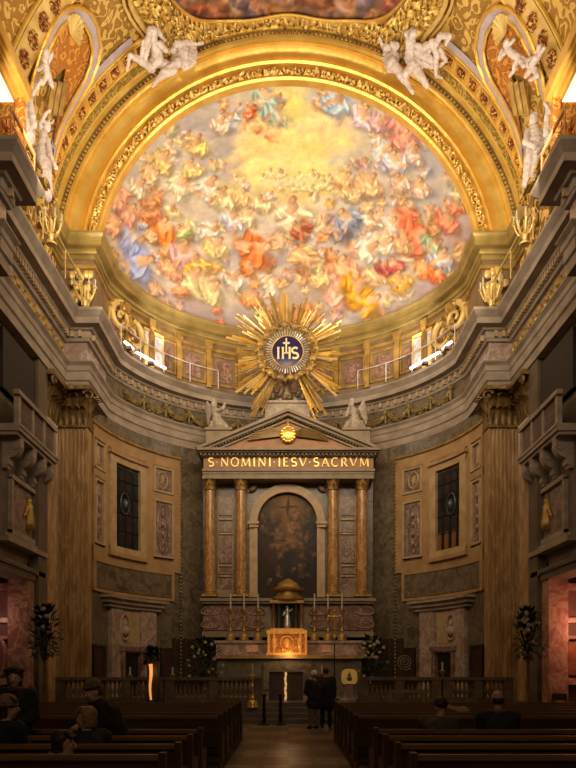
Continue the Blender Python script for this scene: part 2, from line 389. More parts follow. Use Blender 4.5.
for k in range(13):      # framed panels round the attic
    a=math.radians(18+k*12)
    if k in (1,11): continue
    p=MB(); r=6.97
    p.cbox(0,YA,a-.085,a+.085,r-.07,r+.1,15.35,15.43);p.cbox(0,YA,a-.085,a+.085,r-.07,r+.1,14.1,14.18);p.cbox(0,YA,a-.085,a-.075,r-.07,r+.1,14.1,15.43);p.cbox(0,YA,a+.075,a+.085,r-.07,r+.1,14.1,15.43)
    q=obj('panel_frame',p,gold_dim,at)
    p=MB(); p.cbox(0,YA,a-.05,a+.05,r-.03,r+.1,14.3,15.2); obj('panel_inlay',p,mauve,q)
for k in range(12):
    a=math.radians(24+k*12); p=MB(); p.cbox(0,YA,a-.016,a+.016,6.85,7.05,13.95,15.95,3); p.cbox(0,YA,a-.024,a+.024,6.8,7.05,15.6,15.95,3); obj('pilaster_strip',p,gold_dim,at)
# dome ---------------------------------------------------------------------------------
cv=Canvas(80,500,70,345,3,(212,194,172))
for a in [(285,150,62,50,(250,216,120),1),(300,120,48,30,(250,222,135),.9),(255,185,42,16,(240,215,125),.8),(330,140,26,34,(244,226,170),.7),(290,160,38,26,(252,228,150),.8),
 (225,140,22,24,(163,155,162),.9),(236,170,20,9,(170,152,155),.9),(182,122,18,12,(172,162,172),.9),(205,103,26,8,(176,172,180),.7),(345,98,34,10,(188,190,204),.9),(440,150,22,34,(172,172,184),.9),(420,118,24,14,(186,188,200),.8),(345,165,14,10,(176,172,178),.8),
 (150,150,24,20,(205,196,190),.7),(120,180,20,30,(205,195,195),.7),(205,165,18,16,(186,180,184),.8),(130,285,34,13,(160,134,130),1),(178,303,36,12,(168,146,142),1),(225,318,46,11,(158,142,142),1),(262,258,24,12,(168,155,155),.8),(300,290,30,20,(176,154,142),.9),
 (238,256,15,10,(158,146,148),.9),(300,255,30,14,(172,160,158),.8),(400,318,44,10,(160,142,152),1),(430,292,28,12,(170,148,154),1),(462,230,18,36,(182,162,164),.9),(345,228,16,16,(140,134,140),.9),(375,205,20,12,(188,180,184),.7),(280,318,50,12,(158,140,132),.9),(360,325,40,8,(140,140,140),.8),
 (425,200,18,14,(180,176,186),.8),(215,225,14,10,(190,180,178),.6),(330,205,20,8,(225,212,196),.7),(290,335,120,5,(112,118,112),.7),(110,265,12,16,(170,138,110),.8)]:
    cv.blob(a[0],a[1],a[2],a[3],a[4],a[5]*.9,0,.9,0,RNG.rand()*6,.12)
for i in range(90):      # broken cloud edges
    x=RNG.uniform(95,480); y=RNG.uniform(90,330)
    if (x-290)**2/60**2+(y-150)**2/45**2<1: continue
    r=RNG.uniform(5,14); g=RNG.uniform(-22,22); cv.blob(x,y,r*1.5,r*.7,(196+g,182+g,176+g),.45,RNG.uniform(-25,25),.7,0,RNG.rand()*6,.2)
CL=[(228,140,20,22),(182,120,13,11),(442,145,15,32),(345,98,26,8),(300,258,16,8),(238,170,18,7),(235,256,12,7),(455,230,10,20),(262,262,9,6),(120,150,8,20),(425,200,12,8)]
for i in range(330):     # small putti and heads in the crowd
    x=RNG.uniform(98,478); y=RNG.uniform(92,326); e=(x-288)**2/190**2+(y-262)**2/178**2
    if e>1 or (x-290)**2/62**2+(y-150)**2/42**2<1: continue
    if any(((x-a)/c)**2+((y-b)/d_)**2<1 for a,b,c,d_ in CL) or (y>250 and e>.80): continue
    t=(y-90)/230; pal=[(232,206,170),(226,190,140),(238,214,150),(214,190,190),(228,176,120),(200,196,200)] if RNG.rand()>t*.75 else [(222,140,80),(214,160,70),(206,120,90),(226,190,130),(180,150,150),(190,176,130),(224,170,130)]
    c=pal[RNG.randint(len(pal))]; cv.figure(x,y,RNG.uniform(4,8.5),RNG.uniform(-70,70),c)
for i in range(110):
    x=RNG.uniform(100,476); y=RNG.uniform(95,325); t=(y-90)/235
    c=(232-60*t+RNG.uniform(-12,12),212-62*t+RNG.uniform(-12,12),190-44*t+RNG.uniform(-12,12)); cv.blob(x,y,RNG.uniform(7,15),RNG.uniform(2.5,5),c,.38,RNG.uniform(-25,25),.9,0,RNG.rand()*6,.2)
FG=[(128,238,15,75,(158,166,218)),(136,262,16,75,(150,158,212)),(125,214,12,40,(222,146,124)),(112,226,10,60,(214,152,112)),(108,256,9,80,(198,144,96)),(160,232,14,20,(230,118,48)),(150,214,10,-20,(230,128,76)),(168,252,9,70,(226,150,56)),
 (187,230,10,-50,(186,190,124)),(182,256,15,10,(202,152,146)),(197,267,11,-30,(226,170,70)),(167,268,8,30,(222,152,104)),(194,284,15,10,(214,194,136)),(208,292,13,40,(206,186,134)),(180,291,7,0,(204,124,76)),(176,276,6,0,(204,128,96)),
 (252,250,17,60,(206,108,48)),(246,268,8,60,(216,120,60)),(277,240,9,85,(216,162,124)),(302,256,12,-35,(226,166,112)),(232,220,11,15,(214,204,222)),(246,216,9,50,(232,196,150)),(292,215,16,-15,(238,208,170)),(301,230,10,-40,(172,92,62)),(324,224,9,30,(216,172,134)),
 (337,228,12,70,(150,128,128)),(350,220,13,-30,(136,142,160)),(331,257,8,60,(182,112,62)),(343,272,15,-10,(234,146,106)),(333,290,15,75,(226,160,142)),(356,292,16,50,(226,156,34)),(366,302,13,80,(220,150,40)),(375,276,11,0,(218,176,126)),(383,268,8,30,(178,72,72)),(395,266,8,0,(190,86,84)),
 (400,282,11,-20,(220,160,66)),(402,222,16,-60,(236,122,86)),(414,238,18,60,(236,112,76)),(386,226,11,60,(238,208,196)),(430,244,11,60,(166,178,142)),(433,228,8,90,(178,128,78)),(446,222,12,50,(226,128,96)),(440,262,13,0,(176,172,178)),(462,254,12,80,(216,166,120)),(424,270,10,20,(228,136,74)),(436,276,8,10,(236,108,58)),
 (264,98,12,10,(168,180,166)),(274,115,13,20,(158,176,168)),(252,126,8,20,(228,106,60)),(250,112,7,-60,(216,102,60)),(273,134,8,-40,(232,106,60)),(228,120,11,-40,(226,222,230)),(220,126,9,20,(236,204,176)),(336,104,13,10,(176,194,218)),(361,118,12,40,(218,190,202)),(376,122,9,70,(206,160,172)),
 (400,128,14,40,(218,140,132)),(404,142,12,20,(212,130,120)),(412,156,10,40,(226,192,182)),(380,150,11,60,(226,222,230)),(395,164,12,0,(194,190,210)),(366,186,13,20,(226,178,126)),(341,180,10,50,(226,172,116)),(352,194,9,0,(230,190,140)),(418,190,11,10,(202,172,154)),(400,184,10,0,(218,182,162)),(460,194,11,60,(196,202,152)),(456,208,8,0,(222,130,88)),
 (160,162,12,60,(222,182,112)),(148,174,10,70,(214,176,130)),(196,146,11,30,(232,192,112)),(176,186,12,70,(238,218,176)),(206,188,13,60,(236,216,196)),(192,170,10,0,(226,192,124)),(119,197,12,-30,(228,150,122)),(150,200,10,0,(222,132,82)),(136,188,10,60,(212,190,160)),(222,200,12,20,(234,206,150)),(240,198,9,40,(224,176,122)),
 (262,205,9,10,(238,206,150)),(206,232,11,50,(228,220,206)),(150,236,7,60,(210,170,130)),(142,225,5,0,(170,170,190)),(214,248,11,30,(226,190,120)),(232,280,11,30,(214,196,176)),(268,286,11,70,(226,196,170)),(250,300,9,20,(212,140,80)),(320,280,9,0,(232,196,130)),(400,246,9,30,(222,160,110)),(380,244,12,40,(226,206,180)),(366,250,12,60,(226,212,190)),(372,222,9,10,(230,200,170)),(156,290,7,20,(190,150,120))]
for x_,y_,z_,g_,c_ in FG: cv.figure(x_,y_,z_*1.12,g_,c_,(232,182,138),1)
for i in range(40):
    x=RNG.uniform(240,340); y=RNG.uniform(120,185); cv.blob(x,y,RNG.uniform(4,12),RNG.uniform(2,5),(252,232,166),.4,RNG.uniform(-30,30),.8)
for i in range(60):
    x=RNG.uniform(232,345); y=RNG.uniform(108,188)
    if (x-288)**2/52**2+(y-150)**2/42**2<1: cv.blob(x,y,RNG.uniform(8,18),RNG.uniform(4,9),(250,RNG.randint(212,234),RNG.randint(120,165)),.5,RNG.uniform(-30,30),.9)
for i in range(26): cv.figure(RNG.uniform(262,330),RNG.uniform(172,190),RNG.uniform(3,5),RNG.uniform(-40,40),(250,226,160),(244,206,150))
cv.blob(288,182,34,5,(246,224,178),.6,0,.8)
b_=cv.a
for _ in range(1): b_=(b_+np.roll(b_,1,0)+np.roll(b_,-1,0)+np.roll(b_,1,1)+np.roll(b_,-1,1))/5
cv.a=b_; cv.a=cv.a*.96+.62*.04; cv.texture(.08)
nu,nv=560,300; a0=math.asin(1.2/RD)
th=np.linspace(0,PI,nu+1)[None,:]; ph=np.linspace(a0-.02,PI/2,nv+1)[:,None]
X=(-RD*np.cos(ph)*np.cos(th)); Y=YA+RD*np.cos(ph)*np.sin(th); Z=ZC+RD*np.sin(ph)+0*th
V=np.stack([X,Y,Z],-1).reshape(-1,3)
fs=[(j*(nu+1)+i,j*(nu+1)+i+1,(j+1)*(nu+1)+i+1,(j+1)*(nu+1)+i) for j in range(nv) for i in range(nu)]
fresco=painted('fresco_paint')
dome=obj('ceiling',(V.tolist(),fs),fresco,recalc=False); tag(dome,'half dome painted with clouds, golden light and a crowd of robed figures','dome',kind='structure')
setcol(dome,cv.sample(HX+V[:,0]*F/V[:,1],HY-(V[:,2]-CZ)*F/V[:,1]),1.0)
# arch rings ---------------------------------------------------------------------------
aA=math.radians(9.5)
def ring(prof,n=120,a0=aA,a1=PI-aA,cz=ZC,fn=None):
    m=MB(); P=len(prof)
    vs=[];fs=[]
    for k in range(n+1):
        a=a0+(a1-a0)*k/n
        for r,y in prof: vs.append((-r*math.cos(a),y,cz+r*math.sin(a)))
    for k in range(n):
        for j in range(P-1): fs.append((k*P+j,(k+1)*P+j,(k+1)*P+j+1,k*P+j+1))
    return m.add(vs,fs)
arch=struct('trim_4',ring([(6.66,24.6),(6.66,24.32),(6.72,24.26),(6.79,24.28),(6.8,24.36)]),gold,'broad gilded arch framing the painted half dome','arch')
fr=MB(); NA,NR=1300,12; vs=[];fs=[]
for k in range(NA+1):
    a=aA+(PI-2*aA)*k/NA
    for j in range(NR+1):
        r=6.8+.3*j/NR; e=math.sin(PI*j/NR)**.5; h=noise.noise(Vector((r*math.cos(a)*5.5,r*math.sin(a)*5.5,1.3)))
        h2=noise.noise(Vector((r*math.cos(a)*13,r*math.sin(a)*13,4.3))); y=24.36-.14*e*max(0,.35+1.5*abs(h)+.8*h2)
        vs.append((-r*math.cos(a),y,ZC+r*math.sin(a)))
for k in range(NA):
    for j in range(NR): fs.append((k*(NR+1)+j,(k+1)*(NR+1)+j,(k+1)*(NR+1)+j+1,k*(NR+1)+j+1))
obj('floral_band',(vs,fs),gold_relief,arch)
obj('cove_moulding',ring([(7.1,24.36),(7.1,24.16),(7.16,24.1),(7.2,24.16),(7.26,24.22),(7.4,24.26),(7.56,24.22),(7.68,24.12),(7.7,24.0),(7.74,24.0),(7.78,23.92),(7.86,23.9),(7.88,23.98)]),gold,arch)
lf=MB()
for k in range(150):
    a=aA+(PI-2*aA)*(k+.5)/150; r=7.95; c=Vector((-r*math.cos(a),23.93,ZC+r*math.sin(a)))
    lf.ball(c,(.075,.07,.075),7,5)
obj('bead_course',lf,M('shadowed_gilding',(.45,.30,.10),(.2,.12,.04),.4,.4),arch)
obj('outer_lip',ring([(7.88,23.98),(8.02,23.98),(8.02,23.85),(8.12,23.78),(8.2,23.8)]),gold,arch)
# attic pier caps over the cornice belong to trim_3; vault ------------------------------
RV=8.2
def VS(a,y,dr=0): r=RV-dr; return (-r*math.cos(a),y,ZC+r*math.sin(a))
def vinv(px,py,dr=0):
    """angle and depth on the vault seen at this picture mark"""
    best=None; lo=20.0
    for i in range(600):
        s=44-i*.035; x=(px-HX)/s; z=(HY-py)/s-(ZC-CZ); v=x*x+z*z-(RV-dr)**2
        if v>=0:
            return math.atan2(z,-x),F/s
    return None
vm=MB(); vm.grid(96,20,lambda u,v:VS(-.18+(PI+.36)*u,9+15*v))
vault=struct('ceiling.001',vm,gold_vault,'gilded barrel vault over the nave in front of the apse','vault')
def band(y0,y1,a0,a1,dr,n=60): 
    return MB().grid(n,1,lambda u,v:VS(a0+(a1-a0)*u,y0+(y1-y0)*v,dr))
def rail(y,a0,a1,w=.05,dr=.05,n=60): return [VS(a0+(a1-a0)*k/n,y,dr) for k in range(n+1)]
AE=math.radians(60)
for s in (0,1):
    A=(lambda a:a) if s==0 else (lambda a:PI-a)
    lo,hi=A(.12),A(AE)
    obj('leaf_band',band(23.38,23.74,lo,hi,.06),leafgreen,vault)
    for y,w in ((23.78,.05),(23.33,.06),(22.72,.05)): obj('gilded_rib',MB().tube(rail(y,lo,hi),w,8),gold,vault)
    obj('coffer_band',band(22.76,23.28,lo,hi,.04),gold_pale,vault)
    obj('lilac_stripe',band(22.42,22.68,lo,A(math.radians(52)),.05),lilac,vault)
    for k in range(13):
        a=A(.16+.0705*k); c=Vector(VS(a,23.02,.06)); t=Vector(VS(a+.01,23.02,.06))-c; t.normalize(); n=Vector((math.cos(a),0,-math.sin(a))) ; yv=Vector((0,1,0))
        m=MB(); hw=.2; 
        for u in range(4):
            q=[(-1,-1),(1,-1),(1,1),(-1,1)]; p0=c+t*q[u][0]*hw+yv*q[u][1]*hw+n*.02; p1=c+t*q[(u+1)%4][0]*hw+yv*q[(u+1)%4][1]*hw+n*.02; m.tube([p0,p1],.03,6)
        cf=obj('coffer',m,gold,vault)
        m=MB(); vs=[c+t*x*hw+yv*y*hw+n*.012 for x,y in q]; m.add(vs,[(0,1,2,3)])
        for u in range(6): m.ball(c+t*math.cos(u*PI/3)*.1+yv*math.sin(u*PI/3)*.1+n*.04,.055,7,5)
        m.ball(c+n*.06,.06,7,5); obj('rosette',m,gold_orn_red,cf)
    # nearer rib band with coffers
    obj('rib_band',band(19.2,20.0,lo,A(math.radians(75)),.10),gold_pale,vault)
    for y in (19.15,20.05): obj('gilded_rib',MB().tube(rail(y,lo,A(math.radians(75))),.06,8),gold,vault)
    for k in range(15):
        a=A(.2+.072*k); c=Vector(VS(a,19.6,.1)); t=(Vector(VS(a+.01,19.6,.1))-c).normalized(); n=Vector((math.cos(a),0,-math.sin(a))); yv=Vector((0,1,0)); m=MB()
        for u in range(8): m.ball(c+t*math.cos(u*PI/4)*.14+yv*math.sin(u*PI/4)*.2+n*.03,.07,6,4)
        m.ball(c+n*.06,.08,7,5); obj('rosette',m,gold_orn_red,vault)
    # lunette with lilac ribbon
    pts=[(50,160),(54,143),(62,120),(74,98),(85,80),(92,62),(95,45),(92,26),(85,13),(74,7),(63,9),(55,16),(46,32),(38,52),(31,75),(27,100)]
    AY=[vinv(*p) for p in pts]
    def path(dr,sc=1.0):
        ca=sum(a for a,_ in AY)/len(AY); cy=sum(y for _,y in AY)/len(AY)
        return [Vector(VS(A(ca+(a-ca)*sc),cy+(y-cy)*sc,dr)) for a,y in AY]
    def ribbon(dr,s0,s1):
        a=path(dr,s0); b=path(dr,s1); m=MB(); n=len(a); m.add(a+b+path(dr-.08,s0)+path(dr-.08,s1),[(i,i+1,n+i+1,n+i) for i in range(n-1)]+[(i,2*n+i,2*n+i+1,i+1) for i in range(n-1)]+[(n+i,n+i+1,3*n+i+1,3*n+i) for i in range(n-1)]); return m
    obj('lunette_ribbon',ribbon(.12,.86,1.03),lilac,vault)
    obj('lunette_border',MB().tube(path(.14,1.07),.06,8),gold,vault)
    obj('lunette_inner_border',MB().tube(path(.14,.83),.05,8),gold,vault)
    inn=path(.07,.80); cc=sum(inn,Vector())/len(inn); m=MB(); m.add(inn+[cc],[(i,i+1,len(inn)) for i in range(len(inn)-1)]); lp=obj('lunette_panel',m,orange_gold,vault)
    m=MB(); mid=Vector(VS(*[ (A(vinv(66,30)[0]))],vinv(66,30)[1],.15)); 
    for k in range(9):
        w=-1.2+2.4*k/8; a=A(vinv(66,40)[0]); yv=Vector((0,1,0)); t=Vector((math.sin(a),0,math.cos(a)));  up=Vector((math.sin(a)*(1 if s==0 else 1),0,0))
        tt=(Vector(VS(a+(.01 if s==0 else -.01),21,.1))-Vector(VS(a,21,.1))).normalized()
        m.tube([mid,mid+tt*.5*math.cos(w)+yv*.5*math.sin(w)],[.03,.09],8)
    obj('shell_ornament',m,gold_pale,lp)
    m=MB()
    for k in range(3):
        p0=Vector(VS(A(vinv(42+6*k,112)[0]),vinv(42+6*k,112)[1],.2)); p1=Vector(VS(A(vinv(48+6*k,78)[0]),vinv(48+6*k,78)[1],.2)); m.tube([p0,p1],.09,8)
    obj('gilded_half_columns',m,gold_dim,lp)
# relief frame and ceiling painting at the crown
cc2=Canvas(120,460,-90,60,2,(150,110,100))
for i in range(260):
    x=RNG.uniform(120,460); y=RNG.uniform(-80,40); pal=[(150,90,60),(120,70,60),(176,130,110),(140,120,130),(196,150,90),(110,90,100),(170,80,50),(186,150,130),(206,130,40)]
    cc2.figure(x,y,RNG.uniform(7,15),RNG.uniform(-60,60),pal[RNG.randint(len(pal))],(206,140,100))
cc2.texture(.1)
nu,nv=170,90
def crown(u,v): return math.radians(90-33)+math.radians(66)*u, 23.6-5.0*v
vs=[VS(*crown(i/nu,j/nv),.05) for j in range(nv+1) for i in range(nu+1)]
fs=[(j*(nu+1)+i,j*(nu+1)+i+1,(j+1)*(nu+1)+i+1,(j+1)*(nu+1)+i) for j in range(nv) for i in range(nu)]
cp=obj('ceiling_painting',(vs,fs),painted('ceiling_paint'),vault); A_=np.array(vs); setcol(cp,cc2.sample(HX+A_[:,0]*F/A_[:,1],HY-(A_[:,2]-CZ)*F/A_[:,1]),.8)
OB=[vinv(*p) for p in ((153,44),(150,36),(146,29),(139,21),(132,11),(127,0),(124,-14),(121,-40))]   # scrolled outer edge
oy=[y for a,y in OB][::-1]; oa=[PI/2-a for a,y in OB][::-1]
def outer(y): return float(np.interp(y,oy,oa))
def inner(a): return 23.40-.95*(abs(a)/math.radians(24.5))**5-.05*math.cos(a*22)
NU,NV=520,120; vs=[];fs=[]; YB0,YB1=23.76,20.6
keep=[]
for j in range(NV+1):
    y=YB0+(YB1-YB0)*j/NV; oa_=outer(y)
    for i in range(NU+1):
        a=oa_*(-1+2*i/NU)
        h=noise.noise(Vector((a*34,y*4.4,.5))); h2=noise.noise(Vector((a*80,y*10,3.5))); h3=noise.noise(Vector((a*9,y*1.6,7.5)))
        ed=min(1,(YB0-y)*7+.1, max(0,(y-inner(a))*6)+.25, (oa_-abs(a))*18+.15)
        vs.append(VS(PI/2+a,y,.08+ed*(.12+.30*abs(h)+.16*max(0,h2+.2)+.12*h3))); keep.append(y>=inner(a))
for j in range(NV):
    for i in range(NU):
        q=(j*(NU+1)+i,j*(NU+1)+i+1,(j+1)*(NU+1)+i+1,(j+1)*(NU+1)+i)
        if all(keep[k] for k in q): fs.append(q)
used=sorted({k for f in fs for k in f}); mp={k:i for i,k in enumerate(used)}
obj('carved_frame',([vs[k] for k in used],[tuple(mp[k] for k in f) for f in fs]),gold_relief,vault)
m=MB(); m.tube([VS(PI/2+a,inner(a),.2) for a in [math.radians(-32+64*k/80) for k in range(81)]],.05,8); obj('inner_lip',m,gold,vault)
for sgn in (-1,1):
    m=MB(); m.tube([VS(PI/2+sgn*a,y,.2) for a,y in zip(oa,oy)],.08,8); m.tube([VS(PI/2+sgn*(a+.022),y,.12) for a,y in zip(oa,oy)],.05,8); obj('gilded_scroll',m,gold_pale,vault)
# ================================================================ lower apse dressing
def on_wall(px,R=RW):
    k=(px-HX)/F; A=1+k*k; B=-2*YC; C=YC*YC-R*R; y=(-B+math.sqrt(max(0,B*B-4*A*C)))/(2*A); return k*y,y
def th_px(px): x,y=on_wall(px); return math.atan2(y-YC,x)
def z_px(px,py): x,y=on_wall(px); return CZ+(HY-py)*y/F
def panel(m,px0,px1,z0,z1,r0=.0,r1=.06,s=0,n=None):
    a,b=th_px(px0),th_px(px1)
    if s: a,b=PI-a,PI-b
    m.cbox(0,YC,min(a,b),max(a,b),RW-r1,RW-r0+.02,z0,z1,n); return m
def rect_frame(m,px0,px1,z0,z1,w,r1,s):
    wp=w*24; wz=w
    panel(m,px0,px1,z1-wz,z1,0,r1,s);panel(m,px0,px1,z0,z0+wz,0,r1,s);panel(m,px0,px0+wp,z0,z1,0,r1,s);panel(m,px1-wp,px1,z0,z1,0,r1,s)
for s in (0,1):
    side='left' if s==0 else 'right'
    fld=MB()   # ochre stone field, built of strips round the panels and window
    panel(fld,91.5,180,10.3,10.75,0,.08,s); panel(fld,91.5,107,8.88,9.15,0,.08,s); panel(fld,144,180,8.88,9.15,0,.08,s); panel(fld,91.5,180,5.85,6.3,0,.08,s)
    for p0,p1 in ((91.5,93),(103.5,107),(144,152.5),(172.5,180)): panel(fld,p0,p1,5.85,10.6,0,.078,s)
    t=struct('trim_%d'%(5+s),fld,ochre,'ochre stone framework on the %s side of the apse wall'%side,'wall panelling')
    bd=MB()
    for k in range(70):
        px=92+88*k/69; x,y=on_wall(px,RW-.12); x=-x if s else x; bd.ball((x,y,10.8),.06,6,4)
    for k in range(60):
        x,y=on_wall(181,RW-.1); x=-x if s else x; bd.ball((x,y,10.8-k*.16),.05,6,4)
    obj('beaded_border',bd,gold_dim,t)
    for (p0,p1,z0,z1) in ((153,172,9.2,10.25),(153,172,6.45,8.85),(93,103,9.2,10.2),(93,103,6.4,8.8)):
        m=MB(); rect_frame(m,p0-.5,p1+.5,z0-.02,z1+.02,.08,.11,s); fo_=obj('panel_moulding',m,ochre_l,t)
        m=MB(); panel(m,p0+1.5,p1-1.5,z0+.05,z1-.05,0,.03,s); obj('inlaid_panel',m,inlay,fo_)
        m=MB(); pc=(p0+p1)/2; x,y=on_wall(pc,RW-.05); x=-x if s else x; c=Vector((x,y,(z0+z1)/2)); tn=Vector((-(y-YC),x,0)).normalized(); hh=(z1-z0)/2-.18; hw=(p1-p0)/24/2-.14
        for q in range(24):
            w0,w1=2*PI*q/24,2*PI*(q+1)/24
            m.tube([c+tn*math.cos(w0)*hw+Vector((0,0,math.sin(w0)*hh)),c+tn*math.cos(w1)*hw+Vector((0,0,math.sin(w1)*hh))],.035,5,False)
        if hh<.6: 
            for q in range(8): w0=2*PI*q/8; m.tube([c,c+tn*math.cos(w0)*hw*.6+Vector((0,0,math.sin(w0)*hh*.6))],[.05,.02],5)
        else:
            for z in (-.6,-.2,.2,.6): m.ball(c+Vector((0,0,z*hh)),(.1,.05,.16),8,5)
        obj('inlaid_ornament',m,ochre_l if hh<.6 else mauve,fo_)
    # window
    wn=MB(); panel(wn,111.5,139.5,6.45,9.7,0,.02,s); 
    w=struct('window_%d'%(s+1),wn,glass_dark,'tall dark window in the %s apse wall'%side,'window')
    m=MB(); rect_frame(m,107,144,6.25,10.05,.26,.16,s); obj('window_frame',m,ochre_l,w)
    m=MB(); panel(m,106,145,10.05,10.2,0,.26,s); panel(m,106,145,6.1,6.26,0,.22,s); obj('window_ledge',m,ochre,w)
    m=MB()
    for p in (118,125,132): panel(m,p-.3,p+.3,6.5,9.6,0,.05,s)
    for z in (7.2,7.9,8.6,9.2): panel(m,112,139,z-.02,z+.02,0,.05,s)
    obj('glazing_bars',m,black,w)
    m=MB(); x,y=on_wall(125,RW-.07); x=-x if s else x; tn=Vector((-(y-YC),x,0)).normalized(); c=Vector((x,y,8.3))
    for q in range(20): w0,w1=2*PI*q/20,2*PI*(q+1)/20; m.tube([c+tn*math.cos(w0)*.27+Vector((0,0,math.sin(w0)*.42)),c+tn*math.cos(w1)*.27+Vector((0,0,math.sin(w1)*.42))],.03,5,False)
    m.ball(c,(.12,.05,.2),8,6); obj('glass_medallion',m,M('blue_grey_glass',(.07,.085,.09),None,.3),w)
    if s==1:
        m=MB()
        for p in (114.5,121.5,129,136): panel(m,p-2,p+2,6.5,7.25,0,.045,s)
        obj('amber_panes',m,M('amber_glass',(.22,.10,.03),None,.3),w)
    # brown marble lower panel + door aedicule
    m=MB(); panel(m,93,172,4.75,5.75,0,.05,s); lp=obj('lower_marble_panel',m,brown_marble,t); m=MB(); rect_frame(m,91.5,173.5,4.6,5.85,.12,.09,s); obj('panel_moulding',m,ochre,t)
    dm_=MB(); panel(dm_,119,139.5,.6,2.35,0,.02,s); d=struct('door_%d'%(s+1),dm_,M('dark_doorway',(.012,.009,.007),None,.5),'dark narrow doorway under a carved bust in the %s apse wall'%side,'door')
    m=MB()
    panel(m,108,120,.6,4.2,0,.16,s); panel(m,138.5,154,.6,4.2,0,.16,s); panel(m,119,139.5,2.35,4.2,0,.10,s)
    obj('stone_surround',m,stone_pink,d)
    m=MB(); panel(m,102,160,4.25,4.42,0,.36,s); panel(m,100,162,4.42,4.52,0,.5,s); panel(m,104,158,4.1,4.25,0,.24,s); obj('stone_hood',m,stone,d)
    m=MB(); panel(m,117.5,121,.6,2.5,0,.22,s); panel(m,137.5,141,.6,2.5,0,.22,s); panel(m,116,142.5,2.4,2.6,0,.26,s); obj('door_frame',m,mauve,d)
    m=MB(); panel(m,113,137,2.75,4.0,0,.12,s); x,y=on_wall(125,RW-.17); x=-x if s else x; tn=Vector((-(y-YC),x,0)).normalized(); c=Vector((x,y,3.35))
    for q in range(24): w0,w1=2*PI*q/24,2*PI*(q+1)/24; m.tube([c+tn*math.cos(w0)*.3+Vector((0,0,math.sin(w0)*.5)),c+tn*math.cos(w1)*.3+Vector((0,0,math.sin(w1)*.5))],.05,6,False)
    obj('relief_panel',m,ochre_l,d)
    m=MB(); m.ball(c+Vector((0,0,.14)),(.12,.12,.15)); m.caps(c+Vector((0,0,.0)),.07,c-Vector((0,0,.15)),.2); m.caps(c-tn*.13-Vector((0,0,.2)),.09,c+tn*.13-Vector((0,0,.2)),.09)
    obj('carved_bust',organic(m,.03,2),stucco_dim,d)
    for p0,p1 in ((91.5,104),(160,172)):
        m=MB(); panel(m,p0,p1,.6,2.55,0,.08,s); f_=obj('side_panel',m,M('dark_red_wood',(.06,.022,.015),None,.5),t)
        m=MB(); rect_frame(m,p0,p1,.6,2.6,.09,.12,s); obj('panel_moulding',m,dark_wood,f_)
    m=MB(); panel(m,172,207,.6,3.0,0,.1,s); f_=obj('choir_panelling',m,dark_wood,t); m=MB(); 
    for p in (173,184,195,205): panel(m,p,p+1.5,.6,3.05,0,.14,s)
    obj('panelling_stile',m,M('brown_stile',(.07,.045,.025),None,.5),f_)
# ---------------------------------------------------------------- capitals and pilasters
def leaf(m,base,out,up,w,h,curl,n=6):
    """acanthus leaf: strip that rises and curls outwards"""
    base=Vector(base); out=Vector(out).normalized(); side=out.cross(Vector((0,0,1))); vs=[];fs=[]
    for k in range(n+1):
        t=k/n; c=base+Vector((0,0,h*math.sin(t*1.75)/math.sin(1.57)))+out*(curl*t*t*1.2); ww=w*(.55+.6*math.sin(t*PI*.85))*(1-.35*t)
        for q in (-1,-.5,0,.5,1): vs.append(c+side*q*ww+out*(.035*(1-abs(q)) ) - Vector((0,0,.03*abs(q)*(k%2))))
    for k in range(n):
        for j in range(4): fs.append((k*5+j,k*5+j+1,(k+1)*5+j+1,(k+1)*5+j))
    m.add(vs,fs)
def volute(m,c,side,out,r):
    pts=[];rr=[]
    for k in range(16):
        a=k*.55; q=r*(1-k/17); pts.append(Vector(c)+Vector(side)*q*math.cos(a)+Vector((0,0,1))*q*math.sin(a)+Vector(out)*.0); rr.append(r*.28*(1-k/24))
    m.tube(pts,rr,6)
def round_capital(m,cx,cy,z0,h,r):
    m.lathe(cx,cy,[(r,z0),(r*1.12,z0+.02),(r*1.12,z0+.06*h),(r*.98,z0+.08*h),(r*1.0,z0+.5*h),(r*1.25,z0+.85*h)],16)
    for row,(n,hh,zz,cu) in enumerate(((8,.38,.08,.5),(8,.45,.33,.62))):
        for k in range(n):
            a=2*PI*(k+.5*row)/n; o=(math.cos(a),math.sin(a),0); leaf(m,(cx+r*o[0],cy+r*o[1],z0+zz*h),o,0,r*.36,h*hh,r*cu)
    for k in range(4):
        a=PI/4+k*PI/2; o=(math.cos(a),math.sin(a),0); sd=(-math.sin(a),math.cos(a),0); volute(m,(cx+r*1.42*o[0],cy+r*1.42*o[1],z0+h*.78),o,sd,r*.30)
    q=r*1.38; m.box(cx-q,cx+q,cy-q,cy+q,z0+.9*h,z0+h); q=r*1.28; m.box(cx-q,cx+q,cy-q,cy+q,z0+.86*h,z0+.9*h)
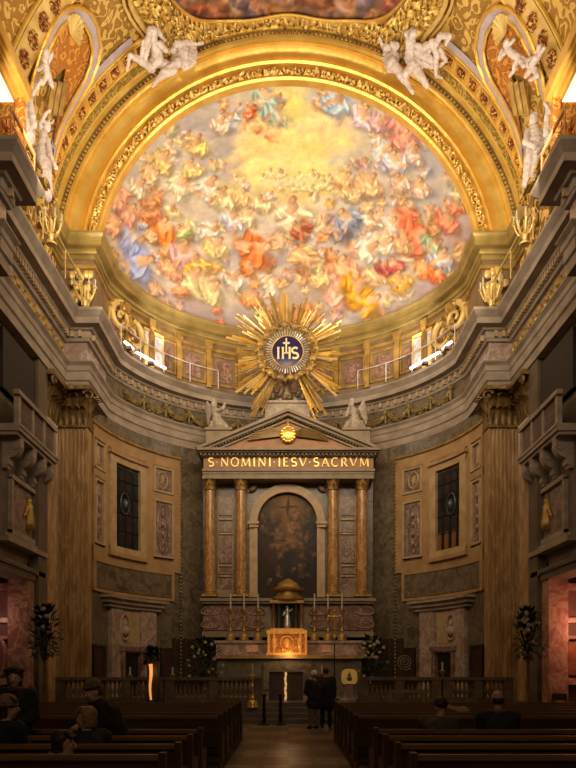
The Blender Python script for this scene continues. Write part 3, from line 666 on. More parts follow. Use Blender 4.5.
def flat_capital(m,x0,x1,yf,yb,z0,h):
    w=x1-x0; m.box(x0,x1,yf,yb,z0,z0+h*.88); m.box(x0-.05,x1+.05,yf-.05,yb,z0,z0+.06*h)
    for row,(n,hh,zz,cu) in enumerate(((5,.40,.06,.26),(4,.45,.32,.34))):
        for k in range(n):
            x=x0+w*(k+.5)/n; leaf(m,(x,yf,z0+zz*h),(0,-1,0),0,w/n*.55,h*hh,cu)
        for k in range(3):
            for xx,sg in ((x0,-1),(x1,1)): leaf(m,(xx,yf+(yb-yf)*(k+.5)/3,z0+zz*h),(sg,0,0),0,(yb-yf)/3*.5,h*hh,cu)
    for xx,sg in ((x0,-1),(x1,1)): volute(m,(xx+sg*.06,yf-.16,z0+h*.76),(-sg,0,0),(0,-1,0),h*.15)
    volute(m,((x0+x1)/2-.12,yf-.12,z0+h*.76),(1,0,0),(0,-1,0),h*.08); volute(m,((x0+x1)/2+.12,yf-.12,z0+h*.76),(-1,0,0),(0,-1,0),h*.08)
    m.box(x0-.2,x1+.2,yf-.25,yb,z0+h*.9,z0+h); m.ball(((x0+x1)/2,yf-.25,z0+h*.94),(.12,.06,.1),8,6)
def pilaster(x0,x1,yf,yb,z0,z1,zc,label,grp=None,flute_side=0):
    t=thing('pilaster',((x0+x1)/2,yf,z0),label,'pilaster',grp)
    m=MB(); m.box(x0-.14,x1+.14,yf-.14,yb,z0,z0+.35); m.box(x0-.09,x1+.09,yf-.09,yb,z0+.35,z0+.5); m.box(x0-.05,x1+.05,yf-.05,yb,z0+.5,z0+.62); obj('base',m,stone_dark,t,smooth=False)
    m=MB(); n=7; w=(x1-x0); e=.07; pts=[(x0,yb),(x0,yf)]
    fw=(w-2*e)/n
    for k in range(n):
        a=x0+e+k*fw
        pts.append((a+.02,yf))
        for q in range(1,6): th_=PI*q/6; pts.append((a+fw/2-math.cos(th_)*(fw/2-.02),yf+math.sin(th_)*.06))
        pts.append((a+fw-.02,yf))
    pts+=[(x1,yf),(x1,yb)]
    vs=[(x,y,z) for z in (z0+.6,z1) for x,y in pts]; L=len(pts); m.add(vs,[(i,i+1,L+i+1,L+i) for i in range(L-1)])
    obj('fluted_shaft',m,giallo,t)
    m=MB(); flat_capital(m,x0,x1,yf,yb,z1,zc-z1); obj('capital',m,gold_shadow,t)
    return t
for s in (-1,1):
    sd='left' if s<0 else 'right'
    a,b=sorted((s*8.0,s*6.9)); pilaster(a,b,24.12,24.6,0,10.0,11.38,'fluted yellow marble pilaster with gilded capital at the %s corner of the apse'%sd)
    # return pilaster standing on the nave wall
    t=thing('pilaster',(s*7.95,23.3,0),'narrow fluted pilaster on the %s nave wall beside the corner one'%sd,'pilaster')
    m=MB(); pts=[];n=6; y0,y1=22.75,23.9; fw=(y1-y0)/n; xf=s*7.86
    for k in range(n):
        for q in range(0,7): th_=PI*q/6; pts.append((xf+s*math.sin(th_)*.06,y0+k*fw+fw/2-math.cos(th_)*(fw/2-.015)))
    pts=[(s*8.06,y0)]+pts+[(s*8.06,y1)]; L=len(pts); m.add([(x,y,z) for z in (.6,10.0) for x,y in pts],[(i,i+1,L+i+1,L+i) for i in range(L-1)]); obj('fluted_shaft',m,giallo,t)
    m=MB(); xa,xb=sorted((s*7.75,s*8.05)); m.box(xa,xb,y0-.1,y1+.1,0,.6); obj('base',m,stone_dark,t,smooth=False)
    m=MB(); m.box(*sorted((s*7.86,s*8.05)),y0,y1,10,11.3)
    for row,(n,hh,zz,cu) in enumerate(((4,.55,.08,.26),(4,.6,.45,.36))):
        for k in range(n): leaf(m,(s*7.86,y0+(y1-y0)*(k+.5)/n,10+zz),(-s,0,0),0,.16,hh,cu)
    for yy in (y0,y1): volute(m,(s*7.62,yy,11.05),(0,1 if yy==y0 else -1,0),(-s,0,0),.2)
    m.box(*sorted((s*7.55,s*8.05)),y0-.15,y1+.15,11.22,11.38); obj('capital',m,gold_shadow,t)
    # choir balcony on the nave wall
    bx=s*7.75; X=lambda p:s*p
    t=thing('balcony',(s*8.0,21.2,7.6),'dark carved stone choir balcony on scroll brackets high on the %s wall'%sd,'balcony')
    def bxx(m,xa,xb,*r): m.box(*sorted((s*xa,s*xb)),*r); return m
    m=MB(); bxx(m,7.45,8.06,19.4,22.65,8.3,8.42); bxx(m,7.52,8.06,19.45,22.6,8.2,8.3); bxx(m,7.42,8.06,19.4,22.67,8.42,8.5); obj('floor_slab',m,stone,t,smooth=False)
    m=MB(); bxx(m,7.45,7.62,19.4,22.65,9.32,9.45); bxx(m,7.5,8.05,22.45,22.62,9.32,9.45); 
    for y in (19.5,20.55,21.5,22.45): bxx(m,7.5,7.64,y,y+.16,8.5,9.33)
    obj('railing',m,stone,t,smooth=False)
    m=MB(); bxx(m,7.56,7.6,19.6,22.5,8.5,9.33); 
    for k in range(28):
        y=19.7+k*.1
        m.tube([(s*7.55,y,8.5),(s*7.55,y+.1,8.9),(s*7.55,y,9.3)],.02,4); m.tube([(s*7.55,y+.1,8.5),(s*7.55,y,8.9),(s*7.55,y+.1,9.3)],.02,4)
    obj('lattice_screen',m,M('reddish_lattice',(.16,.07,.045),None,.5),t)
    for y in (19.7,20.7,21.6,22.3):
        m=MB(); prof=[(8.05,7.35),(7.93,7.35),(7.86,7.5),(7.84,7.62),(7.74,7.66),(7.62,7.74),(7.55,7.88),(7.54,8.04),(7.52,8.2),(8.05,8.2)]
        n=len(prof); m.add([(s*x,yy,z) for yy in (y,y+.28) for x,z in prof],[tuple(range(n)),tuple(range(2*n-1,n-1,-1))]+[(i,i+n,(i+1)%n+n,(i+1)%n) for i in range(n)])
        m.tube([(s*7.66,y-.02,7.98),(s*7.66,y+.3,7.98)],.13,12); m.tube([(s*7.92,y-.02,7.5),(s*7.92,y+.3,7.5)],.08,10); obj('scroll_bracket',m,stone,t)
    m=MB(); bxx(m,7.9,8.06,19.4,22.5,9.5,11.2); obj('opening_shade',m,M('balcony_shadow',(.03,.02,.015),None,.7),t,smooth=False)  # flat dark slab, the shade above the balcony put into its colour
    # relief niche below the balcony
    t=thing('relief_niche',(s*8.05,21.3,5.3),'framed niche with a gilded figure relief below the %s balcony'%sd,'niche')
    m=MB(); bxx(m,7.9,8.06,20.1,22.45,7.15,7.28); bxx(m,7.9,8.06,20.1,22.45,5.55,5.7); bxx(m,7.92,8.06,22.3,22.45,5.6,7.2); bxx(m,7.92,8.06,20.1,20.25,5.6,7.2); bxx(m,7.74,8.06,19.4,22.6,5.25,5.4); bxx(m,7.82,8.06,19.4,22.55,5.4,5.5); bxx(m,7.8,8.06,19.4,22.5,4.6,4.75); obj('moulded_frame',m,stone,t,smooth=False)
    m=MB(); bxx(m,8.0,8.07,20.2,22.35,5.65,7.2); obj('back_panel',m,inlay,t,smooth=False)
    m=MB(); c=Vector((s*7.96,21.5,6.4)); m.ball(c+Vector((0,0,.42)),.11); m.caps(c+Vector((0,0,.25)),.13,c-Vector((0,0,.3)),.2); m.caps(c+Vector((0,-.15,.2)),.07,c+Vector((0,-.35,-.1)),.05); m.caps(c+Vector((0,.15,.2)),.07,c+Vector((0,.32,.35)),.05); obj('carved_figure',organic(m,.035,2),gold_dim,t)
    # chapel door jamb + opening surround
    t=thing('chapel_doorway',(s*8.1,21.2,0),'rose marble chapel doorway %s'%('at the far left behind the woman in the black beret' if s<0 else 'glowing pink at the far right behind the pews'),'doorway')
    rose=marble('rose_marble_%s'%sd,(.46,.22,.15) if s>0 else (.30,.16,.11),(.60,.38,.28),(.28,.11,.07),1.5,.3)
    m=MB(); bxx(m,7.86,8.45,21.1,21.66,0,4.4); obj('jamb',m,rose,t,smooth=False)
    m=MB(); bxx(m,7.82,8.5,16.4,21.7,4.4,4.62); bxx(m,7.76,8.5,16.4,21.75,4.62,4.72); obj('lintel',m,stone_dark,t,smooth=False)
    # carved rose altar panel on the chapel's end wall
    t=thing('chapel_altar',(s*8.9,21.6,0),'red marble side altar with an %s panel seen through the %s doorway'%('oval' if s<0 else 'orange',sd),'altar')
    m=MB(); bxx(m,8.46,8.56,21.45,21.62,.3,4.2); bxx(m,9.6,9.7,21.45,21.62,.3,4.2); bxx(m,8.46,9.7,21.4,21.62,3.1,3.25); bxx(m,8.46,9.7,21.4,21.62,4.1,4.3); bxx(m,8.46,9.7,21.35,21.62,1.2,1.4); bxx(m,8.46,9.7,21.42,21.62,2.6,2.7); obj('marble_frame',m,rose,t,smooth=False)
    m=MB(); c=Vector((s*9.0,21.5,2.2 if s<0 else 3.6))
    if s<0:
        for q in range(28): w0,w1=2*PI*q/28,2*PI*(q+1)/28; m.tube([(s*9.0+.36*math.cos(w0),21.48,2.05+.62*math.sin(w0)),(s*9.0+.36*math.cos(w1),21.48,2.05+.62*math.sin(w1))],.07,6,False)
    else:
        bxx(m,8.62,9.55,21.5,21.6,1.5,2.5)
    obj('altar_panel',m,M('orange_picture',(.45,.13,.04),(.2,.08,.04),.5,0,3) if s>0 else rose,t)
# ================================================================ high altar
D=30.0
t=thing('altarpiece',(0,30.2,.6),'tall marble altarpiece with four orange columns, pediment and arched painting','altarpiece')
AP=t
grey=M('grey_altar_stone',(.30,.215,.13),(.21,.15,.09),.5,0,3,.15,25)
m=MB(); m.pb(203,373,479,598,30.55,31.4); obj('back_wall',m,brown_marble,t,smooth=False)
for px in (210,241,333,362):
    x=W(px,0,D).x; z0=W(0,597,D).z; z1=W(0,491,D).z; z2=W(0,478.5,D).z
    m=MB(); R=.235; m.lathe(x,D,[(R*.98,z0+.25)]+[(R*(1-.14*(k/10)**1.6),z0+.25+(z1-z0-.25)*k/10) for k in range(1,11)],24); c=obj('column',m,giallo_red,t)
    m=MB(); m.box(x-.33,x+.33,D-.33,D+.33,z0,z0+.08); m.lathe(x,D,[(.31,z0+.08),(.33,z0+.12),(.31,z0+.16),(.27,z0+.18),(.29,z0+.21),(.28,z0+.24),(.24,z0+.26)],24); obj('column_base',m,gold_dim,c)
    m=MB(); round_capital(m,x,D,z1,z2-z1,.22); obj('capital',m,gold_dim,c)
# panels between the columns
for px0,px1 in ((219,232),(341,355)):
    for k,(y0,y1) in enumerate(((497,515),(522,532),(536,563),(568,574),(578,592))):
        m=MB(); m.pb(px0,px1,y0,y1,30.5,30.6); f=obj('inlaid_panel',m,mauve if k!=1 else inlay,t,smooth=False)
    m=MB()
    for y in (519,533.5,565.5,576): m.pb(px0-1,px1+1,y-.7,y+.7,30.47,30.56)
    for x in (px0-1.2,px1+.4): m.pb(x,x+.8,495,594,30.47,30.56)
    obj('gilt_fillet',m,gold_dim,t,smooth=False)
    m=MB(); m.pb(px0-2,px1+2,590,597,30.2,30.5); obj('stone_block',m,grey,t,smooth=False)
# entablature with inscription
m=MB(); m.pb(203,374,473.5,478.5,29.68,31); m.pb(202.5,374.5,471,473.6,29.64,31); m.pb(202,375,468.6,471,29.58,31); obj('architrave',m,grey,t,smooth=False)
m=MB(); m.pb(203.5,373.5,456,468.8,29.7,31); fz=obj('inscribed_frieze',m,M('brown_frieze',(.36,.165,.045),(.27,.12,.03),.45,0,4),t,smooth=False)
cor=MB(); cor.pb(201,376,454,456.2,29.55,31); cor.pb(198,379,449.5,452,29.3,31); cor.pb(196.5,380.5,447.3,449.6,29.15,31)
co=obj('cornice',cor,grey,t,smooth=False)
m=MB()
for k in range(44): a=200+k*4.05; m.pb(a,a+2.2,451.8,454.6,29.4,29.7)
obj('dentils',m,grey,co,smooth=False)
# pediment
def pw(px,py,d=29.2): v=W(px,py,d); return (v.x,v.z)
m=MB(); m.prism([pw(205,448,29.6),pw(371,448,29.6),pw(288,413,29.6)],29.62,31); obj('tympanum',m,M('brown_tympanum',(.42,.20,.065),(.30,.14,.05),.5,0,3),t,smooth=False)
m=MB()
for a,b in (((195,447.5),(288,408)),((381,447.5),(288,408))):
    for o0,o1,dd in ((0,3.2,29.15),(3.2,6.0,29.32),(8.2,10.2,29.5)):
        m.prism([pw(a[0],a[1]+0,29.2) if False else pw(a[0]+(3 if a[0]<288 else -3)*o0*.7,a[1]+0,29.2),pw(b[0],b[1]+o0,29.2),pw(b[0],b[1]+o1,29.2),pw(a[0]+(3 if a[0]<288 else -3)*o1*.7,a[1]+0.01,29.2)],dd,31)
rk=obj('raking_cornice',m,grey,t,smooth=False)
m=MB()
for a,sg in ((195,1),(381,-1)):
    for k in range(26):
        u=.1+.86*k/26; x=a+(288-a)*u; y=447.5+(408-447.5)*u+6.2; m.pb(x-.9,x+.9,y,y+2.2,29.4,29.7)
obj('dentils',m,grey,rk,smooth=False)
# tympanum sun
m=MB(); c=W(288,434.5,29.5); m.ball(c,(.33,.12,.36),14,10)
for k in range(14): a=2*PI*k/14; m.ball(c+Vector((.28*math.cos(a),-.05,.3*math.sin(a))),.08,6,5)
m.caps(c+Vector((0,-.05,.36)),.05,c+Vector((0,-.05,.62)),.025)
su=obj('gilded_medallion',m,gold,t)
m=MB()
for k in range(26):
    a=PI*(k+.5)/26; 
    for sg in (1,):
        dx,dz=math.cos(a),math.sin(a)*.42-.10
        L=1.25+.45*abs(dx); L=L if abs(dx)>.45 else .8; m.tube([c+Vector((dx*.35,-.03,dz*.35-.05)),c+Vector((dx*L,-.03,dz*L-.1))],[.02,.036],5)
obj('carved_rays',m,M('dark_gilt_rays',(.30,.19,.06),(.18,.11,.035),.45,.3),su)
# blocking course behind pediment top, statue pedestals
m=MB(); m.pb(265,310,401.5,425,29.9,31.2); m.pb(263.5,311.5,400,402.5,29.8,31.2); m.pb(279,297,396.5,400.5,29.95,31); obj('attic_block',m,stucco_dim,t,smooth=False)
for a,b in ((206,231),(343,370)):
    m=MB(); m.pb(a,b,429,450,29.9,31); m.pb(a-1,b+1,427,429.5,29.8,31); obj('statue_pedestal',m,grey,t,smooth=False)
# arched frame and painting
def archpts(px0,px1,ytop,ybot,n=28):
    r=(px1-px0)/2; cx=(px0+px1)/2; cy=ytop+r; return [(px0,ybot)]+[(cx-r*math.cos(PI*k/n),cy-r*math.sin(PI*k/n)) for k in range(n+1)]+[(px1,ybot)]
def arch_strip(m,o,i,d0,d1):
    n=len(o); A=[(*[W(p[0],p[1],30.2)[q] for q in (0,2)],) for p in o]; B=[(*[W(p[0],p[1],30.2)[q] for q in (0,2)],) for p in i]
    vs=[(x,d0,z) for x,z in A]+[(x,d0,z) for x,z in B]+[(x,d1,z) for x,z in A]+[(x,d1,z) for x,z in B]
    m.add(vs,[(k,k+1,n+k+1,n+k) for k in range(n-1)]+[(k,2*n+k,2*n+k+1,k+1) for k in range(n-1)]+[(n+k,n+k+1,3*n+k+1,3*n+k) for k in range(n-1)])
m=MB(); arch_strip(m,archpts(249.5,325,483.5,597),archpts(256.5,318,490.5,597),30.25,30.6); arch_strip(m,archpts(254.5,320,488.5,597),archpts(257.5,317,492,597),30.18,30.6)
m.pb(247.5,259,521,523.5,30.05,30.6); m.pb(316,327,521,523.5,30.05,30.6); m.pb(249,258.5,523.5,527,30.12,30.6); m.pb(316.8,326,523.5,527,30.12,30.6)
fr_=obj('arched_frame',m,ochre_l,t)
m=MB(); 
for a,sg in ((253,1),(321.5,-1)):
    cc_=W(a,488,30.4); m=MB(); m.ball(cc_,(.22,.05,.13),10,6,Matrix.Rotation(-sg*.7,3,'Y')); obj('spandrel_ornament',m,M('reddish_inlay',(.30,.14,.08),None,.5),fr_)
m2=None #obj('spandrel_ornament',m,M('reddish_inlay',(.30,.14,.08),None,.5),fr_)
c3=Canvas(250,325,485,602,4,(44,33,24))
for a in [(288,500,24,12,(96,66,34)),(288,512,14,12,(120,84,40)),(272,515,10,8,(86,62,38)),(305,516,10,9,(96,70,40)),(288,530,10,12,(104,74,38)),(300,540,16,8,(100,68,38)),(275,552,10,14,(60,38,28)),(305,565,12,16,(40,40,44)),(265,530,8,18,(46,44,40)),(312,530,6,18,(44,44,42)),(286,545,14,6,(134,92,56)),(288,580,22,10,(34,26,22))]:
    c3.blob(a[0],a[1],a[2],a[3],a[4],.85,0,.9,0,RNG.rand()*5,.2)
for i in range(34):
    y=RNG.uniform(512,585); x=RNG.uniform(262,314); t_=math.exp(-((x-288)/16)**2-((y-530)/22)**2); c3.figure(x,y,RNG.uniform(3,6),RNG.uniform(-60,60),tuple(np.array((46,36,30))+t_*np.array((60,44,22))),tuple(np.array((90,62,40))+t_*np.array((60,40,26))))
c3.blob(288,506,1.6,9,(50,36,22),.9); c3.blob(288,507,11,1.3,(50,36,22),.9,0,.3); c3.texture(.15)
P=[archpts(257,317.5,491.5,598)]; nx,ny=70,110; cx=287.25; r=30.25; vs=[];fs=[]
for j in range(ny+1):
    y=491.6+(598-491.6)*j/ny; hw=r if y>521.7 else math.sqrt(max(0,r*r-(521.7-y)**2))
    for i in range(nx+1): v=W(cx+hw*(-1+2*i/nx),y,30.45); vs.append(tuple(v))
fs=[(j*(nx+1)+i,j*(nx+1)+i+1,(j+1)*(nx+1)+i+1,(j+1)*(nx+1)+i) for j in range(ny) for i in range(nx)]
pt=obj('altar_painting',(vs,fs),painted('oil_paint',.4),t,recalc=False); A_=np.array(vs); setcol(pt,c3.sample(HX+A_[:,0]*F/A_[:,1],HY-(A_[:,2]-CZ)*F/A_[:,1]),1.25)
# predella
m=MB(); m.pb(200,376,598,601,29.4,31.2); m.pb(202,374,601,603.5,29.5,31.2); m.pb(202,374,632,637,29.4,31.2); m.pb(203,373,603,633,29.75,31.2); obj('plinth',m,grey,t,smooth=False)
for a,b in ((204,262),(312,371)):
    m=MB(); m.pb(a,b,605,630,29.68,29.9); p=obj('marble_panel',m,mauve,t,smooth=False)
    m=MB(); w_=W(a+10,0,29.66).x,W(b-10,0,29.66).x
    for (px,py,dx) in ((a+11,611,1),(a+11,624,1),(b-11,611,-1),(b-11,624,-1)):
        q=[W(px+dx*12*math.cos(u)*(1-u/9)-dx*6,py+4*math.sin(u),29.66) for u in [k*.35 for k in range(16)]]; m.tube(q,[.03]*16,6)
    obj('inlaid_scroll',m,M('pale_mauve_inlay',(.34,.24,.19),None,.4,0,4),p)
# tabernacle aedicule (dark columns, lid) stands on the gradine
t=thing('tabernacle_canopy',tuple(W(288,636,29.3)),'bronze and gold domed canopy with dark columns above the glowing gold box','canopy')
m=MB(); cx=0; 
prof=[(286,0)]
zz=lambda y:W(0,y,29.2).z
m.lathe(0,29.4,[(.60,zz(600)),(.66,zz(598.5)),(.66,zz(597)),(.52,zz(596)),(.50,zz(592)),(.72,zz(590)),(.74,zz(588.5)),(.5,zz(587)),(.40,zz(583)),(.2,zz(580)),(.05,zz(578))],28); obj('domed_lid',m,gold_dim,t)
m=MB(); m.pb(270,304,600,603,29.0,29.7); m.pb(271,303,628,631,29.0,29.7); obj('entablature',m,gold_dim,t,smooth=False)
for px in (273.5,279,296,301.5):
    m=MB(); x=W(px,0,29.15).x; m.lathe(x,29.2,[(.09,zz(628)),(.075,zz(627)),(.07,zz(605)),(.1,zz(603))],14); obj('small_column',m,M('bronze_column',(.30,.16,.06),(.16,.08,.03),.35,.3) if px in (273.5,301.5) else dark_wood,t)
m=MB(); m.pb(276,299,603,628,29.5,29.6); obj('dark_niche',m,black,t,smooth=False)
o=MB(); c=W(287.3,616,29.3); o.ball(c+Vector((0,0,.36)),.075); o.caps(c+Vector((0,0,.24)),.09,c-Vector((0,0,.05)),.1); o.caps(c-Vector((0,0,.05)),.12,c-Vector((0,0,.42)),.16); o.caps(c+Vector((-.1,0,.2)),.04,c+Vector((-.17,-.04,.02)),.035); o.caps(c+Vector((.1,0,.2)),.04,c+Vector((.19,-.04,.28)),.035)
tag(obj('statuette',organic(o,.022,2),silver,None),'small silver robed statuette standing in the tabernacle niche','statuette')
# gradine + mensa
t=thing('high_altar',(0,28.4,.6),'long pink marble high altar table below the candlesticks','altar')
m=MB(); m.pb(214,376,640.5,643,28.85,30.2); m.pb(216,374,643,655,28.95,30.2); obj('gradine',m,stone_pink,t,smooth=False)
for a,b in ((246,258),(322,331)):
    m=MB(); m.pb(a,b,645,652,28.9,29); obj('rose_marble_inset',m,marble('bright_rose_marble%d'%a,(.75,.42,.30),(.85,.55,.42),(.6,.3,.2),2),t,smooth=False)
m=MB(); m.pb(212,378,655,658.5,28.3,30.2); obj('mensa_slab',m,gold_dim,t,smooth=False)
m=MB(); m.box(-2.85,2.95,28.6,30.0,.6,2.1); m.box(-2.9,-2.55,28.5,30.0,.6,2.1);m.box(2.65,3.0,28.5,30,.6,2.1);m.box(-2.9,3.0,28.45,30,.6,.8); obj('altar_front',m,M('olive_marble',(.16,.13,.075),(.10,.08,.05),.4,0,4),t,smooth=False)
m=MB(); m.box(-1.0,1.0,28.52,28.62,.85,1.95); obj('front_panel',m,brown_marble,t,smooth=False)
# glowing gold tabernacle box
t=thing('tabernacle',tuple(W(287,656,28.5)),'brightly lit embossed gold tabernacle box at the middle of the high altar','tabernacle')
lit=M('lit_gold',(.95,.44,.09),(.70,.26,.04),.32,.45,5,.6,22,crev=(.3,.1,.02),emis=.15)  # slight glow put into the gold to imitate lamplight on the box
m=MB(); m.pb(268.5,305,633,655,28.55,29.3); obj('box',m,ornate('embossed_gold',(.95,.50,.14),(.55,.2,.03),7,.3,.35,1,.05),t,smooth=False)
m=MB(); m.pb(266.5,307,652.5,656.5,28.4,29.3); m.pb(266.5,307,630,633.6,28.42,29.3); m.pb(270,304,628.5,630.2,28.5,29.3)
for px in (267.5,273,299.5,305): m.pb(px,px+2,633,653,28.46,28.6)
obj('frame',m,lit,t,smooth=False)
m=MB(); c=W(287,643,28.5)
for k in range(20): a=2*PI*k/20; m.tube([c+Vector((.28*math.cos(a),0,.28*math.sin(a))),c+Vector((.28*math.cos(a+.32),0,.28*math.sin(a+.32)))],.03,6,False)
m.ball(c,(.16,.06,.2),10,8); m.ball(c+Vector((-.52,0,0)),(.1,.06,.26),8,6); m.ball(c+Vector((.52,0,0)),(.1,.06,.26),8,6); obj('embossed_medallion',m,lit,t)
# candlesticks
wax=M('wax',(.62,.55,.42),None,.5)
def candlestick(x,y,z,h,hc,label,grp,mat=gold_dim,fat=1):
    t=thing('candlestick',(x,y,z),label,'candlestick',grp)
    m=MB(); k=fat*h; P=[(.20,0),(.21,.03),(.19,.06),(.20,.12),(.16,.2),(.07,.24),(.045,.27),(.085,.31),(.05,.35),(.035,.42),(.045,.6),(.07,.66),(.04,.7),(.035,.82),(.06,.86),(.13,.94),(.14,.97),(.05,1)]
    m.lathe(x,y,[(r*k*.75,z+q*h) for r,q in P],14); obj('stem',m,mat,t)
    m=MB(); m.lathe(x,y,[(.035,z+h),(.033,z+h+hc)],10); obj('candle',m,wax,t); return t
for i,px in enumerate((230.5,244,258,314.5,328,342)):
    b=W(px,641,29.1); candlestick(b.x,29.1,b.z,1.35,.62,('tall gilt candlestick with white candle, %s of the %s three on the high altar'%(('outermost','middle','innermost')[i] if i<3 else ('innermost','middle','outermost')[i-3],'left' if i<3 else 'right')),'high altar candlesticks')
# two crosses
t=thing('processional_cross',(W(334.5,0,24.2).x,24.2,.6),'tall processional cross on a thin dark pole right of the altar','cross')
x=W(334.5,0,24.2).x; z=lambda y:W(0,y,24.2).z
m=MB(); m.tube([(x,24.2,.6),(x,24.2,z(641))],.02,8); m.lathe(x,24.2,[(.16,.6),(.16,.64),(.03,.7)],12); obj('pole',m,black,t)
m=MB(); m.tube([(x,24.2,z(643)),(x,24.2,z(611))],.028,8); m.tube([(x-.19,24.2,z(616.5)),(x+.19,24.2,z(616.5))],.028,8)
for q in ((x-.19,616.5),(x+.19,616.5),(x,611)): m.ball((q[0],24.2,z(q[1])),.05)
m.ball((x,24.2,z(637)),(.06,.06,.1)); m.ball((x,24.18,z(616.5)),.05); obj('cross',m,gold,t)
# ================================================================ radiant monogram
C=W(287.5,352,29.3)
t=thing('sunburst_monogram',tuple(C),'great gilded sunburst with blue IHS disc above the altarpiece','sunburst')
m=MB(); m.ball(C,(.69,.10,.69),32,14); obj('blue_disc',m,blue,t)
m=MB(); 
for k in range(48):
    a=2*PI*k/48; q=lambda r,dy:C+Vector((r*math.cos(a),dy,r*math.sin(a))); m.tube([q(.66,-.04),q(.88+.05*(k%2),-.02)],[.018,.032],5)
obj('silver_rays',m,silver,t)
m=MB()
for k in range(40): a=2*PI*k/40; b=2*PI*(k+1)/40; m.tube([C+Vector((.66*math.cos(a),-.05,.66*math.sin(a))),C+Vector((.66*math.cos(b),-.05,.66*math.sin(b)))],.025,6,False)
obj('disc_rim',m,gold,t)
m=MB()
for k in range(16):
    a=2*PI*(k+.3)/16; r=1.14+.06*random.uniform(-1,1); c=C+Vector((r*math.cos(a),-.08,r*math.sin(a))); m.ball(c,(.13,.11,.14),9,7)
    for sg in (-1,1):
        b=a+sg*.12
        for q in range(3): e=C+Vector(((r+.08*q-.05)*math.cos(b+sg*.05*q),-.04,(r+.08*q-.05)*math.sin(b+sg*.05*q))); m.caps(c,.04,e+Vector((0,-.03,0)),.035,6)
for k in range(60):
    a=random.uniform(0,2*PI); r=random.uniform(.98,1.32); m.ball(C+Vector((r*math.cos(a),-.02,r*math.sin(a))),(.07,.06,.06),6,5)
obj('cherub_wreath',m,gold_dim,t)
gold_ray=M('brushed_ray_gold',(.62,.46,.18),(.45,.30,.10),.3,.6,3)
rg=random.Random(11); nr=0
for k in range(44):
    deg=k*360/44+rg.uniform(-1.5,1.5)
    if 247<deg<293: continue
    a=math.radians(deg); L=rg.choice((2.1,2.4,2.65,2.25)); 
    if 215<deg<247 or 293<deg<325: L=2.75 if k%2 else 2.3
    if 232<deg<247 or 293<deg<308: L=3.1
    m=MB()
    nb=3
    for j in range(nb):
        b=a+math.radians((j-(nb-1)/2)*2.3); l=L*(1-.09*((j*2+k)%3)); y=.05*((k+j)%3)
        p0=C+Vector((1.0*math.cos(a+(b-a)*.4),.08+y,1.0*math.sin(a+(b-a)*.4))); p1=C+Vector((l*math.cos(b),.02+y,l*math.sin(b)))
        n_=Vector((-math.sin(b),0,math.cos(b))); w0,w1=.026,.052
        m.add([p0-n_*w0,p0+Vector((0,-.03,0)),p0+n_*w0,p0+Vector((0,.03,0)),p1-n_*w1,p1+Vector((0,-.05,0)),p1+n_*w1,p1+Vector((0,.03,0))],[(0,4,5,1),(1,5,6,2),(2,6,7,3),(3,7,4,0),(0,1,2,3),(7,6,5,4)])
    obj('ray_bundle',m,(gold,gold_ray,gold_dim,gold_pale)[k%4],t,smooth=False); nr+=1
# letters -------------------------------------------------------------------------------
def stroke(m,o,sx,sz,pts,w,y0,y1):
    """flat pen stroke through pts (unit letter space) with half width(s) w"""
    P=[Vector((o[0]+p[0]*sx,0,o[2]+p[1]*sz)) for p in pts]; n=len(P); vs=[]
    if not hasattr(w,'__len__'): w=[w]*n
    for i,p in enumerate(P):
        t_=(P[min(i+1,n-1)]-P[max(i-1,0)]).normalized(); q=Vector((-t_.z,0,t_.x))*w[i]
        for y in (y0,y1): 
            vs.append((p.x+q.x,y,p.z+q.z)); vs.append((p.x-q.x,y,p.z-q.z))
    fs=[(0,1,3,2),(4*n-4,4*n-2,4*n-1,4*n-3)]
    for i in range(n-1): a=i*4;b=a+4; fs+=[(a,b,b+1,a+1),(a+2,a+3,b+3,b+2),(a,a+2,b+2,b),(a+1,b+1,b+3,a+3)]
    m.add(vs,fs)
def arcp(cx,cy,rx,ry,a0,a1,n=14): return [(cx+rx*math.cos(math.radians(a0+(a1-a0)*k/n)),cy+ry*math.sin(math.radians(a0+(a1-a0)*k/n))) for k in range(n+1)]
TH,TN=1.0,.5
SH=arcp(.5,.74,.36,.24,40,270,12)+arcp(.5,.26,.38,.24,90,-140,12)[1:]
GL={'S':(.75,[(SH,TH)]),'N':(1.0,[([(.15,0),(.15,1)],TN),([(.15,1),(.85,0)],TH),([(.85,0),(.85,1)],TN)]),
'O':(1.0,[(arcp(.5,.5,.42,.5,0,360,24),.85)]),'M':(1.15,[([(.1,0),(.17,1)],TN),([(.17,1),(.5,.05)],TH),([(.5,.05),(.83,1)],TN),([(.83,1),(.9,0)],TH)]),
'I':(.42,[([(.5,0),(.5,1)],TH)]),'E':(.72,[([(.2,0),(.2,1)],TH),([(.2,.97),(.85,.97)],TN),([(.2,.52),(.7,.52)],TN),([(.2,.03),(.9,.03)],TN)]),
'V':(.95,[([(.08,1),(.5,0)],TH),([(.5,0),(.92,1)],TN)]),'A':(.95,[([(.08,0),(.5,1)],TN),([(.5,1),(.92,0)],TH),([(.27,.38),(.73,.38)],TN)]),
'C':(.9,[(arcp(.55,.5,.45,.5,50,310,20),.85)]),'R':(.85,[([(.2,0),(.2,1)],TH),([(.2,.97)]+arcp(.45,.74,.32,.24,90,-90,10)+[(.2,.5)],TN+.2),([(.45,.5),(.92,0)],TH)]),
'U':(.95,[([(.15,1),(.15,.35)]+arcp(.5,.35,.35,.35,180,360,10)+[(.85,1)],TH)]),'H':(.95,[([(.18,0),(.18,1)],TH),([(.82,0),(.82,1)],TH),([(.18,.5),(.82,.5)],TN)])}
